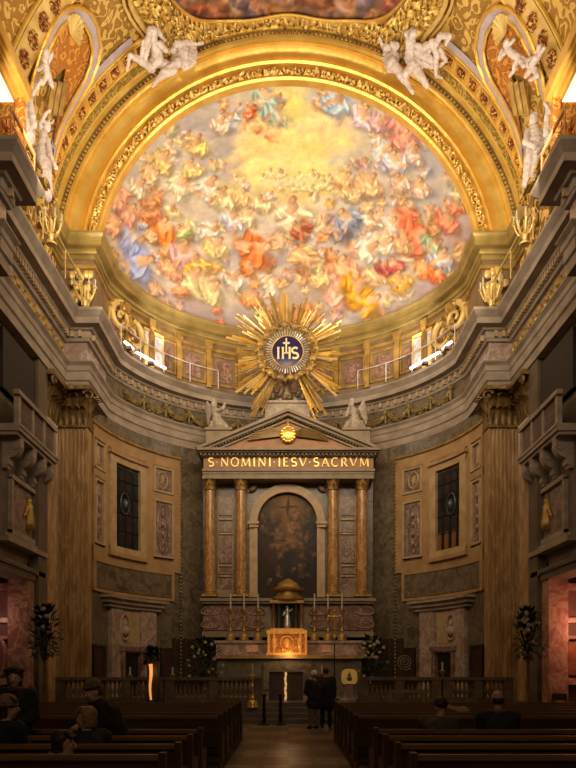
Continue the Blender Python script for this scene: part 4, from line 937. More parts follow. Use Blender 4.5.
SERIF={'N':[(.15,0),(.15,1),(.85,1)],'M':[(.1,0),(.9,0),(.17,1),(.83,1)],'I':[(.5,0),(.5,1)],'E':[(.2,0),(.2,1)],'V':[(.08,1),(.92,1)],'A':[(.08,0),(.92,0)],'R':[(.2,0),(.2,1),(.92,0)],'U':[(.15,1),(.85,1)],'H':[(.18,0),(.18,1),(.82,0),(.82,1)]}
def put(m,ch,x,z,h,y0,y1,w):
    if ch=='.': m.add([(x+h*.1+dx,yy,z+h*.5+dz) for yy in (y0,y1) for dx,dz in ((-.03,0),(0,-.03),(.03,0),(0,.03))],[(0,1,2,3),(7,6,5,4)]); return .3*h
    wd,st=GL[ch]; wd*=h
    for pts,k in st: stroke(m,(x,0,z),wd,h,pts,w*k,y0,y1)
    for p in SERIF.get(ch,[]): stroke(m,(x,0,z),wd,h,[(p[0]-.12*h/wd,p[1]),(p[0]+.12*h/wd,p[1])],w*.4,y0,y1)
    return wd
txt='S.NOMINI.IESV.SACRVM'; h=.36; gap=.085
tot=sum((GL[c][0]*h if c!='.' else .3*h)+gap for c in txt)-gap
x0=W(208,0,29.65).x; x1=W(369,0,29.65).x; gap+=((x1-x0)-tot)/(len(txt)-1); x=x0; zb=W(0,466.3,29.65).z
for c in txt:
    m=MB(); w_=put(m,c,x,zb,h,29.64,29.69,.028); 
    obj('inscription_letter',m,letter,fz,smooth=False); x+=w_+gap
# IHS
zb=C.z-.34; hh=.46; xx=C.x-.44; yb=C.y-.17
for c,wd in (('I',.22),('H',.50),('S',.36)):
    m=MB()
    put(m,c,C.x+{'I':-.48,'H':-.27,'S':.14}[c],zb,hh,yb,yb+.06,.038)
    obj('monogram_letter',m,M('letter_gold',(.98,.80,.48),(.95,.62,.25),.35,.2,5,emis=.15),t,smooth=False); xx+=wd+.03
m=MB(); cx=C.x-.05; m.box(cx-.03,cx+.03,yb,yb+.06,C.z-.13,C.z+.50); m.box(cx-.14,cx+.14,yb,yb+.06,C.z+.28,C.z+.335); obj('small_cross',m,bpy.data.materials['letter_gold'],t,smooth=False)
# ================================================================ figures sketched as limb chains
def FIG(rows,d):
    """rows: (x0,y0,r0, x1,y1,r1[,depth0,depth1]) picture marks at depth d, radii in picture units"""
    m=MB(); vault_fit=d is None; k=(d or 22.8)/F
    def dep(x,y): return min(23.45,vinv(x,y,.42)[1]) if vault_fit else d
    for r in rows:
        a,b=(r[6],r[7]) if len(r)>7 else (0,0)
        d0=dep(r[0],r[1])+a; d1=dep(r[3],r[4])+b; p0=W(r[0],r[1],d0); p1=W(r[3],r[4],d1); m.caps(p0,r[2]*k,p1,r[5]*k,10)
    return m
def mir(rows): return [(576-r[0],*r[1:3],576-r[3],*r[4:]) for r in rows]
def wing(root,tips,d,w=1.6,dep=.12):
    w=min(w,2.2)*.75; T=[]
    for i in range(len(tips)-1):
        for u in (0,.33,.66): T.append((tips[i][0]*(1-u)+tips[i+1][0]*u,tips[i][1]*(1-u)+tips[i+1][1]*u))
    tips=T+[tips[-1]]
    return [(root[0],root[1],w*1.5,t[0],t[1],w*(.7),dep,dep*2) for t in tips]
def statue(name,rows,d,label,cat='statue',group=None,mat=None,vox=.022,disp=.02):
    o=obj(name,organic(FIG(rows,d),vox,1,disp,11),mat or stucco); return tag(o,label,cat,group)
# reclining winged angels on the crown of the arch
L=[(152,36,5.2,153,31,4.4,-.1,-.1),(154,42,4.5,158,58,6,-.05,-.1),(158,58,6,150,66,5,-.1,-.15),(152,68,4.2,140,60,3.6,-.2,-.3),(140,60,3.4,130,55,2.2,-.3,-.2),(130,55,2.0,127.5,69,1.8,-.2,-.2),
   (158,62,5,170,66,4,0,0),(148,44,3.5,144,60,3,-.2,-.25),(144,42,2.4,142,54,2.2,-.2,-.3),(160,44,3.2,166,50,2.6,-.2,-.2),(150,30,3,146,46,2.5,-.1,-.3),(157,30,2.6,164,40,2,0,0),(160,60,4,149,70,2,-.3,-.3)]
L+=wing((172,50),[(196,46),(197,54),(196,62),(190,68),(184,70)],23.3,3.4)+[(176,44,3.5,194,42,3.2,.1,.2),(194,44,2.2,203,43,1.4,.2,.1),(178,62,5,160,78,3,.0,-.1),(164,72,3.4,153,86,1.6,-.1,-.2),(174,70,4,158,78,2.5,0,-.1),(184,52,6,176,62,6,.1,.1)]
statue('stucco_angel',L,None,'white stucco winged angel reclining on the left crown of the gilded arch')
R=[(412,36,4.2,414,33,3.8,-.2,-.2),(411,42,4.5,410,58,6,-.1,-.1),(410,58,6,418,72,5,-.1,-.2),(418,72,4.4,427,86,3,-.2,-.2),(412,66,5,406,74,4,-.2,-.2),(426,46,3.6,432,44,3,-.1,-.1),(432,42,3.4,437,56,3,-.1,-.2),(436,56,3,436,76,2,-.2,-.2),(436,76,1.6,442,78,1.4,-.2,-.2),
   (418,52,4,432,60,3.4,-.1,-.2),(418,46,3,430,50,3,0,0),(436,44,3.5,440,36,3,0,-.1),(440,36,3,450,36,2.4,-.1,-.1),(450,37,2,446,44,1.8,-.1,-.2),(440,50,3,446,60,2,0,0),(446,60,1.8,440,66,1.8,0,0),(408,46,3,408,36,2.6,-.2,-.1),(406,34,2.6,414,30,2.4,-.1,-.1),(416,60,4,432,66,3,-.1,-.2)]
R+=wing((400,54),[(384,48),(383,58),(385,66),(388,72)],23.3,4)+[(392,44,4,386,48,4,.1,.1),(384,48,2.4,379,37,1.3,.2,.1),(392,62,5,404,80,3.4,0,0),(400,72,4,413,93,1.8,0,-.1),(394,56,6,392,66,6,.1,.1),(396,46,4,392,44,3)]
statue('stucco_angel',R,None,'white stucco winged angel with flying scarf on the right crown of the arch')
# figures in the lunettes
P=[(44,60,2.6,46,56,2.4),(45,62,3.2,47,74,3.4),(47,74,2.8,42,84,2),(48,74,2.8,52,86,2),(45,64,1.9,38,70,1.6,0,-.2),(48,63,1.9,52,54,1.6,0,-.1),(46,52,2.8,46,51,2.8)]
statue('stucco_putto',P,None,'small white putto perched in the left window lunette above the two standing statues','putto')
P=[(506,44,3,507,42,2.8),(508,50,3.2,518,58,3.4),(518,58,2.6,514,68,2.2,0,-.2),(516,68,2,510,76,1.6),(518,58,2.6,524,66,2,0,-.1),(508,50,2,502,56,1.6),(508,46,1.8,514,40,1.5),(503,52,3.5,500,58,2.4,.1,.1)]
statue('stucco_putto',P,None,'white flying putto with bent legs in the right lunette, the left one of the pair','putto')
P=[(540,50,3.2,540,48,3),(536,58,3.2,532,66,3.6),(532,66,3,538,76,2.2,0,-.2),(538,76,2,530,80,1.6),(532,68,2.8,526,76,2,0,0),(538,58,2,544,48,1.6,-.1,-.2),(534,58,2,528,60,1.6,0,0),(530,66,3,522,58,2,.1,.1)]
statue('stucco_putto',P,None,'white climbing putto in the right lunette, the right one of the pair','putto')
# standing statues on the cornice
S1=[(26,100,7,27,138,8),(22,78,3.6,22,74,3.4),(22,84,4,26,96,5.5),(26,96,5.5,26,120,6.5),(26,118,6.5,28,140,6),(24,88,2.6,33,94,2.4,0,-.2),(33,94,2.3,39,84,1.9,-.2,-.3),(39,84,1.6,42,80,1.4,-.3,-.3),(20,88,2.5,19,100,2.2,0,-.2),(30,104,3.5,34,126,3.5,-.1,-.1),(22,104,3,20,134,4,.0,-.1)]
statue('stucco_statue',S1,19.6,'robed stucco statue with one raised hand standing on the left cornice beside the bright lamp')
S2=[(43,152,7,45,188,8),(37,156,4,36,186,4),(47,128,3.8,47,125,3.6),(44,134,4,42,150,5.5),(42,150,5.5,44,172,6.5),(44,172,6.5,46,196,6),(41,136,2.4,40,124,2.2,0,-.1),(40,124,2,46,113,1.8,-.1,-.2),(46,113,1.5,50,110,1.2,-.2,-.2),(48,140,2.6,50,156,2.6,0,-.2),(50,156,2.6,56,168,2.2,-.2,-.2),(36,150,3.5,34,178,4,0,0),(46,122,1.2,44,119,.7),(49,122,1.2,50,118,.7),(52,123,1.2,54,120,.7)]
statue('stucco_statue',S2,20.9,'crowned stucco statue with arm raised overhead on the left cornice, nearer the apse')
S3=[(552, 104, 6.5, 552, 140, 7.5), (553, 86, 3.4, 553, 82, 3.2), (553, 92, 4, 552, 104, 5), (552, 104, 5, 552, 128, 6), (552, 126, 6, 552, 146, 5.5), (549, 92, 2.2, 545, 104, 2, 0, -0.1), (545, 104, 2, 550, 112, 1.6, -0.1, -0.2), (556, 92, 2.3, 559, 106, 2, 0, -0.1), (548, 110, 3, 546, 134, 3.4, -0.1, -0.1)]
statue('stucco_statue',S3,19.9,'tall armless looking robed statue standing on the right cornice nearest the bright lamp')
S4=[(534,120,5,534,117,4.6),(534,130,5.5,535,142,8),(535,142,8,534,162,9.5),(534,162,9.5,531,178,8),(528,132,3.2,525,142,3,0,-.2),(525,142,2.8,534,147,2.6,-.2,-.3),(540,132,3.2,543,146,3,0,-.2),(543,146,2.8,536,152,2.6,-.2,-.3),(529,158,5,526,184,4,-.1,-.1),(540,158,4,540,176,3.4)]
statue('stucco_statue',S4,20.9,'plump robed stucco statue with folded arms on the right cornice, nearer the apse')
for s in (-1,1):
    m=MB()
    for y0,y1 in ((19.2,20.1),(20.5,21.4)): 
        m.box(*sorted((s*7.2,s*7.95)),y0+.06,y1-.06,14.15,15.85); m.box(*sorted((s*7.1,s*7.95)),y0,y1,13.95,14.15); m.box(*sorted((s*7.12,s*7.95)),y0,y1,15.85,15.93); m.box(*sorted((s*7.06,s*7.95)),y0-.04,y1+.04,15.93,16.05)
    struct('trim_%d'%(7 if s<0 else 8),m,gold_orn,'gilded socle carrying the two %s cornice statues'%('left' if s<0 else 'right'),'socle',smooth=False)
    # gilded window surround, glowing
    sd='left' if s<0 else 'right'
    wv=MB(); xw=s*7.5; 
    wn=struct('window_%d'%(3 if s<0 else 4),MB().box(*sorted((s*6.88,s*7.4)),17.6,17.65,15.95,16.95),emit('window_glow_%s'%sd,(1,.80,.5),1.6),'brightly glowing opening under a gilded beam at the far upper %s'%sd,'window')
    m=MB(); m.box(*sorted((s*6.58,s*6.80)),14.6,17.7,15.98,16.3); m.box(*sorted((s*6.50,s*6.58)),14.6,17.72,16.05,16.38); m.box(*sorted((s*6.80,s*6.88)),14.6,17.7,15.92,16.1); m.box(*sorted((s*6.66,s*6.72)),14.6,17.72,15.94,15.98); obj('gilded_beam',m,gold,wn)
    m=MB(); m.box(*sorted((s*6.62,s*6.82)),17.5,17.68,13.95,15.98); m.box(*sorted((s*6.82,s*7.6)),17.62,17.68,13.95,15.95); obj('gilded_jamb',m,orange_gold,wn)
    # vases and rail
    for k,(x,y) in enumerate(((7.0,16.35),(6.75,16.9),(7.15,17.3))):
        m=MB(); m.lathe(s*x,y,[(.14,13.95),(.16,14.0),(.06,14.1),(.09,14.2),(.17,14.35),(.16,14.5),(.07,14.6),(.10,14.68)],12)
        for q in range(5): a=q*2*PI/5; m.caps((s*x+.08*math.cos(a),y+.08*math.sin(a),14.7),.05,(s*x+.15*math.cos(a),y+.15*math.sin(a),14.85),.03,6)
        o=obj('gilded_vase',m,M('red_lit_gold',(.85,.34,.08),(.5,.15,.03),.35,.4,8)); tag(o,('squat red-lit gold vase on the %s cornice corner, '%sd)+('nearest the glowing window','at the cornice edge','furthest along the cornice')[k],'vase')  # red-orange lamplight put into the colour of the gilded vases
    m=MB(); rp=[(s*6.45,16.3,14.75),(s*6.45,17.8,14.75)]; m.tube(rp,.045,8)
    for p in rp: m.tube([p,(p[0],p[1],13.95)],.022,6)
    m.tube([(p[0],p[1],14.4) for p in rp],.018,6)
    o=obj('safety_rail',m,M('orange_lit_rail_%s'%sd,(.85,.42,.18),None,.4,.2)); tag(o,'thin orange lit safety rail along the edge of the %s nave cornice'%sd,'rail')  # orange lamplight put into the rail colour
    m=MB(); rp=[(s*7.0,20.0,14.85),(s*7.0,22.0,14.85),(s*6.95,23.6,14.8)]; m.tube(rp,.035,8)
    for p in rp: m.tube([p,(p[0],p[1],13.95)],.022,6)
    tag(obj('cornice_handrail',m,gold_pale),'straight pale handrail on the %s nave cornice just before the arch'%sd,'rail')
    # gilt candelabra
    def candelabrum(x,y,z,sc,label):
        t=thing('candelabrum',(x,y,z),label,'candelabrum','gilded candelabra on the cornice ledge' if False else None)
        m=MB(); m.lathe(x,y,[(.16*sc,z),(.18*sc,z+.05*sc),(.06*sc,z+.15*sc),(.1*sc,z+.3*sc),(.04*sc,z+.45*sc),(.05*sc,z+.8*sc)],10); obj('stem',m,gold_pale,t)
        for k in range(7):
            a=2*PI*k/7; r=.34*sc; pts=[(x+r*q*math.cos(a),y+r*q*math.sin(a),z+sc*(.45-.18*math.sin(q*PI)+.25*q*q)) for q in (0,.25,.5,.75,1)]
            m=MB(); m.tube(pts,.028*sc,6); e=pts[-1]; m.lathe(e[0],e[1],[(.03*sc,e[2]),(.075*sc,e[2]+.04*sc),(.07*sc,e[2]+.06*sc)],8); b=obj('branch',m,gold_pale,t)
            m=MB(); m.lathe(e[0],e[1],[(.024*sc,e[2]+.05*sc),(.022*sc,e[2]+.3*sc)],6); obj('candle',m,wax,b)
    p=W(178 if s<0 else 398,0,30.2); candelabrum(p.x,30.2,13.95,1.1,'gilded candelabrum on the apse ledge to the %s of the sunburst, outer one'%sd)
    p=W(190 if s<0 else 386,0,30.7); candelabrum(p.x,30.7,13.95,1.0,'gilded candelabrum on the apse ledge to the %s of the sunburst, inner one'%sd)
    candelabrum(s*6.95,23.95,13.95,1.05,'gilded candelabrum at the %s cornice corner below the arch'%sd)
    candelabrum(s*6.85,20.25,13.95,.9,'gilded candelabrum on the near %s nave cornice end'%sd)
    # ledge handrail, tube lights
    m=MB(); a0_,a1_=(math.radians(118),math.radians(166)) if s<0 else (math.radians(14),math.radians(62)); n=16
    m.tube([(6.5*math.cos(a0_+(a1_-a0_)*k/n),YC+6.5*math.sin(a0_+(a1_-a0_)*k/n),14.75) for k in range(n+1)],.022,6)
    for k in range(0,n+1,4): a=a0_+(a1_-a0_)*k/n; m.tube([(6.5*math.cos(a),YC+6.5*math.sin(a),13.95),(6.5*math.cos(a),YC+6.5*math.sin(a),14.75)],.02,6)
    tag(obj('ledge_handrail',m,M('pale_metal_rail_%s'%sd,(.9,.85,.8),None,.3,.4)),'thin pale curved handrail on the %s side of the apse ledge'%sd,'rail')
    tubes=((149,.85,'long'),(162,.3,'short')) 
    for k,(dg_,Ln,nm) in enumerate(tubes):
        a=math.radians(dg_ if s<0 else 180-dg_); c=Vector((6.42*math.cos(a),YC+6.42*math.sin(a),14.12)); tn=Vector((-math.sin(a),math.cos(a),0))
        t=thing('tube_light',tuple(c),'%s glowing white tube light lying on the %s apse ledge'%(nm,sd),'lamp'); 
        m=MB(); m.tube([c-tn*Ln,c+tn*Ln],.05,10); obj('glowing_tube',m,emit('tube_glow_%s_%s'%(nm,sd),(1,.93,.98),5),t)
        m=MB(); m.box(c.x-.1,c.x+.1,c.y-.1,c.y+.1,13.95,14.06); obj('lamp_base',m,stone_dark,t,smooth=False)
    # white ledge window
    a=math.radians(143 if s<0 else 37); m=MB(); m.cbox(0,YA,a-.07,a+.07,6.93,7.0,14.2,15.4); wn=struct('window_%d'%(5 if s<0 else 6),m,M('pale_window_%s'%sd,(.85,.82,.80),(.35,.33,.33),.4,0,5,emis=.25),'small pale attic window behind the %s tube light'%sd,'window')
    m=MB()
    for u in (a-.078,a+.07): m.cbox(0,YA,u,u+.008,6.86,7,14.1,15.5)
    m.cbox(0,YA,a-.078,a+.078,6.86,7,15.4,15.5); m.cbox(0,YA,a-.003,a+.003,6.9,7,14.2,15.4,2); m.cbox(0,YA,a-.07,a+.07,6.9,7,14.78,14.82); obj('window_frame',m,gold_pale,wn)
    # big gilded double scroll
    t=thing('gilded_scroll',(s*5.9,26.5,13.95),'large gilded double scroll console rising from the %s end of the apse ledge'%sd,'ornament')
    def spiral(c,r,turns,w,dirn,mat,nm,lead=None):
        m=MB(); pts=[];rr=[]
        if lead: 
            pts+=[Vector(p) for p in lead]; rr+=[w*.7]*len(lead)
        for k in range(26):
            u=k/25; a=dirn*(u*turns*2*PI)+PI/2; q=r*(1-u*.85); pts.append(Vector(c)+ex*q*math.cos(a)+Vector((0,0,q*math.sin(a)))); rr.append(w*(1-.55*u))
        m.tube(pts,rr,8); return obj(nm,m,mat,t)
    ex=Vector((-s*.55,.83,0)).normalized()
    c1=Vector((s*6.4,26.9,15.2)); spiral(c1,.55,1.4,.13,1,gold_pale,'upper_volute',[c1+ex*-.75+Vector((0,0,-.5)),c1+ex*-.6+Vector((0,0,.2)),c1+ex*-.3+Vector((0,0,.5))])
    c2=Vector((s*6.15,27.7,14.9)); spiral(c2,.6,1.3,.14,-1,gold_pale,'lower_volute',[c2+ex*.7+Vector((0,0,-.95)),c2+ex*.75+Vector((0,0,-.3)),c2+ex*.5+Vector((0,0,.4))])
    m=MB()
    for k in range(30): 
        c=c1.lerp(c2,random.random())+Vector((random.uniform(-.15,.15),random.uniform(-.2,.2),random.uniform(-.9,.5))); m.ball(c,(.1,.1,.13),7,5)
    for k in range(7):
        u=k/6; p=c1.lerp(c2,u)+Vector((0,0,.25+.3*math.sin(u*PI))); m.caps(p,.09,p+Vector((0,0,.3)),.04,7)
    obj('acanthus_leaves',m,gold_dim,t)
    # gilded relief trophies on the attic pier
    m=MB()
    for k in range(26): m.ball((s*(7.0+random.uniform(-.15,.5)),24.2+random.uniform(-.1,.05),14.3+random.uniform(0,1.2)),(.12,.1,.15),7,5)
    tag(obj('gilded_trophy',m,gold_pale),'cluster of gilded leaf carving on the %s pier below the arch'%sd,'ornament')
# statues on the altarpiece
K=[(214,406,3.3,214,402,3.1),(215,411,4,217,420,5),(217,420,5.5,219,426,6),(222,424,4,226,427,3),(216,411,2,223,409,1.8,-.1,-.3),(223,409,1.6,225,404,1.5,-.3,-.3),(213,424,4,211,428,3)]
K+=wing((211,409),[(207,402),(206,410),(207,418),(208,424)],30,2)
statue('kneeling_angel',K,30.1,'pale stone kneeling angel facing right on the left pedestal of the altarpiece',mat=stucco_dim)
K2=[(351,405,3.3,352,401,3.1),(353,411,4,354,420,5),(354,420,6,356,426,7),(349,424,4,346,427,3),(350,411,2,346,416,1.8,-.1,-.3),(346,416,1.6,349,408,1.5,-.3,-.3),(360,424,4,363,428,3)]
K2+=wing((360,409),[(364,400),(366,410),(367,418),(366,424)],30,2)
statue('kneeling_angel',K2,30.1,'pale stone kneeling angel facing left on the right pedestal of the altarpiece',mat=stucco_dim)
for i,(cx,lab) in enumerate(((270,'leftmost of the three'),(287,'middle one of the three, hidden high'),(305,'rightmost of the three'))):
    g=[(cx,378,3.2,cx,376,3),(cx,382,3.6,cx,390,4.4),(cx,390,4.4,cx-2,398,3.4),(cx,390,4.4,cx+3,398,3.4),(cx-3,383,1.8,cx-6,376,1.6),(cx+3,383,1.8,cx+6,378,1.6),(cx-5,388,2.6,cx-8,396,2)]
    statue('bronze_cherub',g,29.9,'dark gilt cherub holding up the sunburst, %s'%lab,'cherub',mat=M('dark_bronze_%d'%i,(.20,.13,.06),(.09,.06,.03),.4,.3,6),vox=.03)
# ================================================================ chancel furniture
def baluster(m,x,y,z,h,r=.05): m.lathe(x,y,[(r*1.2,z),(r*1.2,z+.08*h),(r*.6,z+.14*h),(r*1.5,z+.38*h),(r*.7,z+.62*h),(r*.6,z+.85*h),(r*1.2,z+.92*h),(r*1.2,z+h)],8)
bstone=M('brown_balustrade_marble',(.17,.12,.075),(.10,.07,.045),.35,0,4)
for (px0,px1,lab) in ((57,164,'low marble balustrade at the far left of the chancel'),(166,262,'low marble balustrade left of the altar steps'),(358,440,'low marble balustrade right of the altar steps'),(442,512,'low marble balustrade at the far right of the chancel')):
    d=22.75; xa,xb=W(px0,0,d).x,W(px1,0,d).x; t=thing('balustrade',((xa+xb)/2,d,.6),lab,'balustrade')
    m=MB(); m.box(xa,xb,d-.16,d+.16,.6,.72); obj('plinth',m,bstone,t,smooth=False)
    m=MB(); m.bbox(xa-.02,xb+.02,d-.2,d+.2,1.3,1.42); obj('handrail',m,bstone,t,smooth=False)
    n=int((xb-xa)/1.6)+1
    for k in range(n+1): 
        x=xa+.15+(xb-xa-.3)*k/n; m=MB(); m.box(x-.15,x+.15,d-.17,d+.17,.72,1.3); obj('pier',m,bstone,t,smooth=False)
    nb=int((xb-xa)/.15); proto=None
    for k in range(nb):
        x=xa+.1+(xb-xa-.2)*(k+.5)/nb; m=MB(); 
        if proto is None: baluster(m,x,d,.72,.58); proto=obj('baluster',m,M('gilt_brown_baluster',(.24,.16,.08),(.12,.08,.04),.35,.1,6),t); px_=x
        else: c=proto.copy(); COL.objects.link(c); c.parent=t; c.location=(x-px_,0,0)
# free standing altar with lit strip
t=thing('altar_table',(W(286,0,24.5).x,24.4,.6),'square dark reddish altar table with a bright gold strip in front of the high altar','altar table')
m=MB(); m.pb(269,303,671.5,700,24.3,25.1); obj('table_body',m,M('dark_red_frontal',(.10,.05,.035),(.06,.03,.02),.5,0,4),t,smooth=False)
m=MB(); m.pb(267.5,304.5,669.8,672,24.2,25.2); obj('table_top',m,stone,t,smooth=False)
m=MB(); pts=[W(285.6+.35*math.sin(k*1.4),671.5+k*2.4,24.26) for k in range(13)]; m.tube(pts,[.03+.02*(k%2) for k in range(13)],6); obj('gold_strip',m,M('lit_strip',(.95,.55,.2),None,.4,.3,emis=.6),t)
# tall dark stand with bright strip at the left
t=thing('paschal_candle_stand',(W(151,0,21.2).x,21.2,0),'tall dark upright with a long glowing amber strip left of the chancel','lamp')
m=MB(); m.pb(146.5,158,661,706,21.2,21.5); m.pb(145,160,704,710,21.1,21.6); obj('upright',m,dark_wood,t,smooth=False)
m=MB(); pts=[W(150.6+.6*math.sin(k*.7),664+k*3.6,21.14) for k in range(11)]; m.tube(pts,[.06,.055,.05,.05,.045,.04,.04,.035,.035,.03,.03],8); obj('glowing_strip',m,emit('amber_glow',(1,.40,.10),.75),t)
for px,py0,py1,d,lab,big in ((252.5,663,702,22.2,'brass candlestick with round base and white candle left of the altar steps',1.15),(322,665,690,24.6,'small candlestick with white candle behind the standing couple',1),(130,667,691,23.6,'thin lit candlestick behind the far left balustrade',1),(172.5,667,690,23.6,'thin candlestick beside the dark panelling left of the altar',1),(442.5,662,688,24,'thin candlestick in front of the right dark doorway',1)):
    b=W(px,py1,d); zt=W(px,py0,d).z; zb_=.6 if d>22.55 else .45; hh=zt-zb_; candlestick(b.x,d,zb_,hh-(py1-py0)*d/F*.3,(py1-py0)*d/F*.3,lab,None,gold if big>1 else gold_dim,big)
# bollards
for px,lab in ((264,'left'),(280.5,'right')):
    x=W(px,0,21.0).x; t=thing('barrier_post',(x,21,0),'black barrier post at the foot of the altar steps, %s one'%lab,'post'); m=MB(); m.lathe(x,21,[(.17,0),(.17,.03),(.05,.06),(.045,.85),(.07,.87),(.07,.92),(.02,.95)],12); obj('post',m,black,t); m=MB(); m.lathe(x,21,[(.18,.0),(.18,.02),(.1,.05)],14); obj('post_base',m,black,t)
# lectern with gold emblem board
d=22.9; t=thing('lectern',(W(349,0,d).x,d,.6),'pinkish marble lectern carrying a rounded yellow board with a dark emblem','lectern')
x=W(349,0,d).x; m=MB(); m.lathe(x,d,[(.28,.6),(.28,.68),(.2,.74),(.17,.95),(.2,1.15),(.26,1.2)],8); obj('pedestal',m,stone_pink,t)
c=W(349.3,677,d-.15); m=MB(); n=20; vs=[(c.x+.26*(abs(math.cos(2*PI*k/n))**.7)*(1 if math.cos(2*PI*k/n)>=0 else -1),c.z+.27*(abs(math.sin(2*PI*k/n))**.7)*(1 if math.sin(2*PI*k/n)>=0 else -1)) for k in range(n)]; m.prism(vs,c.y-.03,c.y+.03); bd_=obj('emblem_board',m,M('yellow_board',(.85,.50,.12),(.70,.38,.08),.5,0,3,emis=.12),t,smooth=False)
m=MB(); m.ball((c.x,c.y-.04,c.z+.06),(.06,.02,.05)); m.ball((c.x,c.y-.04,c.z-.06),(.09,.02,.07)); m.caps((c.x,c.y-.04,c.z+.1),.02,(c.x,c.y-.04,c.z+.16),.015); m.caps((c.x-.06,c.y-.04,c.z-.01),.018,(c.x+.06,c.y-.04,c.z-.01),.018); obj('board_emblem',m,M('brown_emblem',(.25,.12,.05),None,.5),bd_)
# bouquets
green=M('dark_leaf_green',(.045,.055,.022),(.022,.03,.012),.5,0,8); white=M('white_petal',(.55,.50,.38),(.40,.34,.22),.5,0,8); redl=M('deep_red_petal',(.30,.06,.04),None,.5)
def bouquet(px,d,ytop,ybot,wpx,ystand,label,nfl,stand=True,seed=1,cols=(None,)):
    rg=random.Random(seed); k=d/F; c=W(px,(ytop+ybot)/2,d); hw=wpx/2*k; hh=(ybot-ytop)/2*k; zb=W(px,ystand,d).z
    zb=.6 if d>22.5 else 0
    t=thing('flower_arrangement',(c.x,d,zb),label,'flowers'); m=MB()
    for i in range(420):
        u=rg.uniform(-1,1); v=rg.uniform(-1,1); w=rg.uniform(-1,1); wd=(1-.62*max(0,v))**1
        if u*u+w*w>1: continue
        p=c+Vector((u*hw*wd,w*hw*wd*.7,v*hh)); q=Vector((u,w,v*.6+rg.uniform(-.2,.6))).normalized(); sd=q.cross(Vector((0,0,1))); 
        if sd.length<.1: sd=Vector((1,0,0))
        sd.normalize(); l=rg.uniform(.14,.30); m.add([p,p+q*l*.5+sd*.06,p+q*l,p+q*l*.5-sd*.06],[(0,1,2,3)])
    for i in range(16): u=rg.uniform(-.8,.8); v=rg.uniform(-.5,.9); m.tube([(c.x,d,c.z-hh),c+Vector((u*hw*.8,rg.uniform(-.3,.3)*hw,v*hh))],.012,4)
    obj('foliage',m,green,t,smooth=False)
    for i in range(nfl):
        v=rg.uniform(-.9,.95); wd=(1-.6*max(0,v)); u=rg.uniform(-1,1)*wd; p=c+Vector((u*hw,-hw*.6*math.sqrt(max(.1,1-u*u)),v*hh)); m=MB()
        for q in range(6): a=q*PI/3; m.ball(p+Vector((.028*math.cos(a),0,.028*math.sin(a))),(.034,.022,.034),6,4)
        m.ball(p+Vector((0,-.02,0)),.025,6,4); obj('flower',m,white if rg.random()>.2 or len(cols)==1 else redl,t)
    if stand:
        m=MB(); zt=c.z-hh; m.lathe(c.x,d,[(.2,zb),(.2,zb+.04),(.05,zb+.1),(.04,(zb+zt)/2),(.06,(zb+zt)/2+.05),(.035,zt-.2),(.12,zt-.05),(.14,zt+.05)],12); obj('stand',m,gold_dim,t)
bouquet(45,19.5,608,655,34,705,'tall flower arrangement with white blooms on a gilt stand at the left pilaster',16,True,3)
bouquet(528,19.5,612,656,32,705,'tall flower arrangement with pale lilies on a gilt stand at the right pilaster',14,True,4)
bouquet(205,25.2,640,682,38,700,'dark flower arrangement with small white blooms left of the high altar',18,True,5)
bouquet(372,25.2,638,685,34,700,'dark flower arrangement with pale blooms right of the high altar',16,True,6)
bouquet(152,24.4,650,662,14,700,'small posy behind the glowing amber stand',5,True,7)
# spiral wreath on easel + trestle frame
d=23.4; t=thing('spiral_ornament',(W(405,0,d).x,d,.6),'silvery spiral ornament on a dark stand behind the right balustrade','ornament')
c=W(405,662,d); m=MB(); pts=[];
for k in range(44): a=k*.42; r=.03+.0056*k; pts.append((c.x+r*math.cos(a),d,c.z+r*math.sin(a)))
m.tube(pts,.018,6); obj('spiral',m,M('dull_silver',(.34,.28,.20),None,.4,.3),t)
m=MB(); m.tube([(c.x,d+.03,.6),(c.x,d+.03,c.z-.25)],.03,8); m.box(c.x-.35,c.x+.55,d,d+.2,1.35,1.42); m.box(c.x-.2,c.x+.2,d-.1,d+.2,.6,.66); obj('stand',m,dark_wood,t)
d=21.0; t=thing('trestle',(W(407,0,d).x,d,0),'plain light wooden trestle frame in front of the right balustrade','frame')
x0,x1=W(389,0,d).x,W(425,0,d).x; zt=W(0,690,d).z
m=MB(); m.box(x0,x1,d,d+.08,zt-.08,zt); obj('top_rail',m,M('light_wood',(.26,.16,.08),None,.5),t,smooth=False)
for x in (x0,x1-.08): m=MB(); m.box(x,x+.08,d,d+.08,0,zt-.08); obj('leg',m,bpy.data.materials['light_wood'],t,smooth=False)
# small chair by the right doorway
d=20.6; x=W(562,0,d).x; t=thing('wooden_chair',(x,d,0),'dark wooden chair beside the right chapel doorway','chair')
for dx,dy,h in ((-.2,-.2,.45),(.2,-.2,.45),(-.2,.2,.95),(.2,.2,.95)): m=MB(); m.box(x+dx-.02,x+dx+.02,d+dy-.02,d+dy+.02,0,h); obj('leg',m,dark_wood,t,smooth=False)
m=MB(); m.bbox(x-.23,x+.23,d-.23,d+.23,.44,.49); obj('seat',m,dark_wood,t,smooth=False)
m=MB(); m.box(x-.2,x+.2,d+.19,d+.22,.75,.95); m.box(x-.2,x+.2,d+.19,d+.22,.6,.66); obj('backrest',m,dark_wood,t,smooth=False)
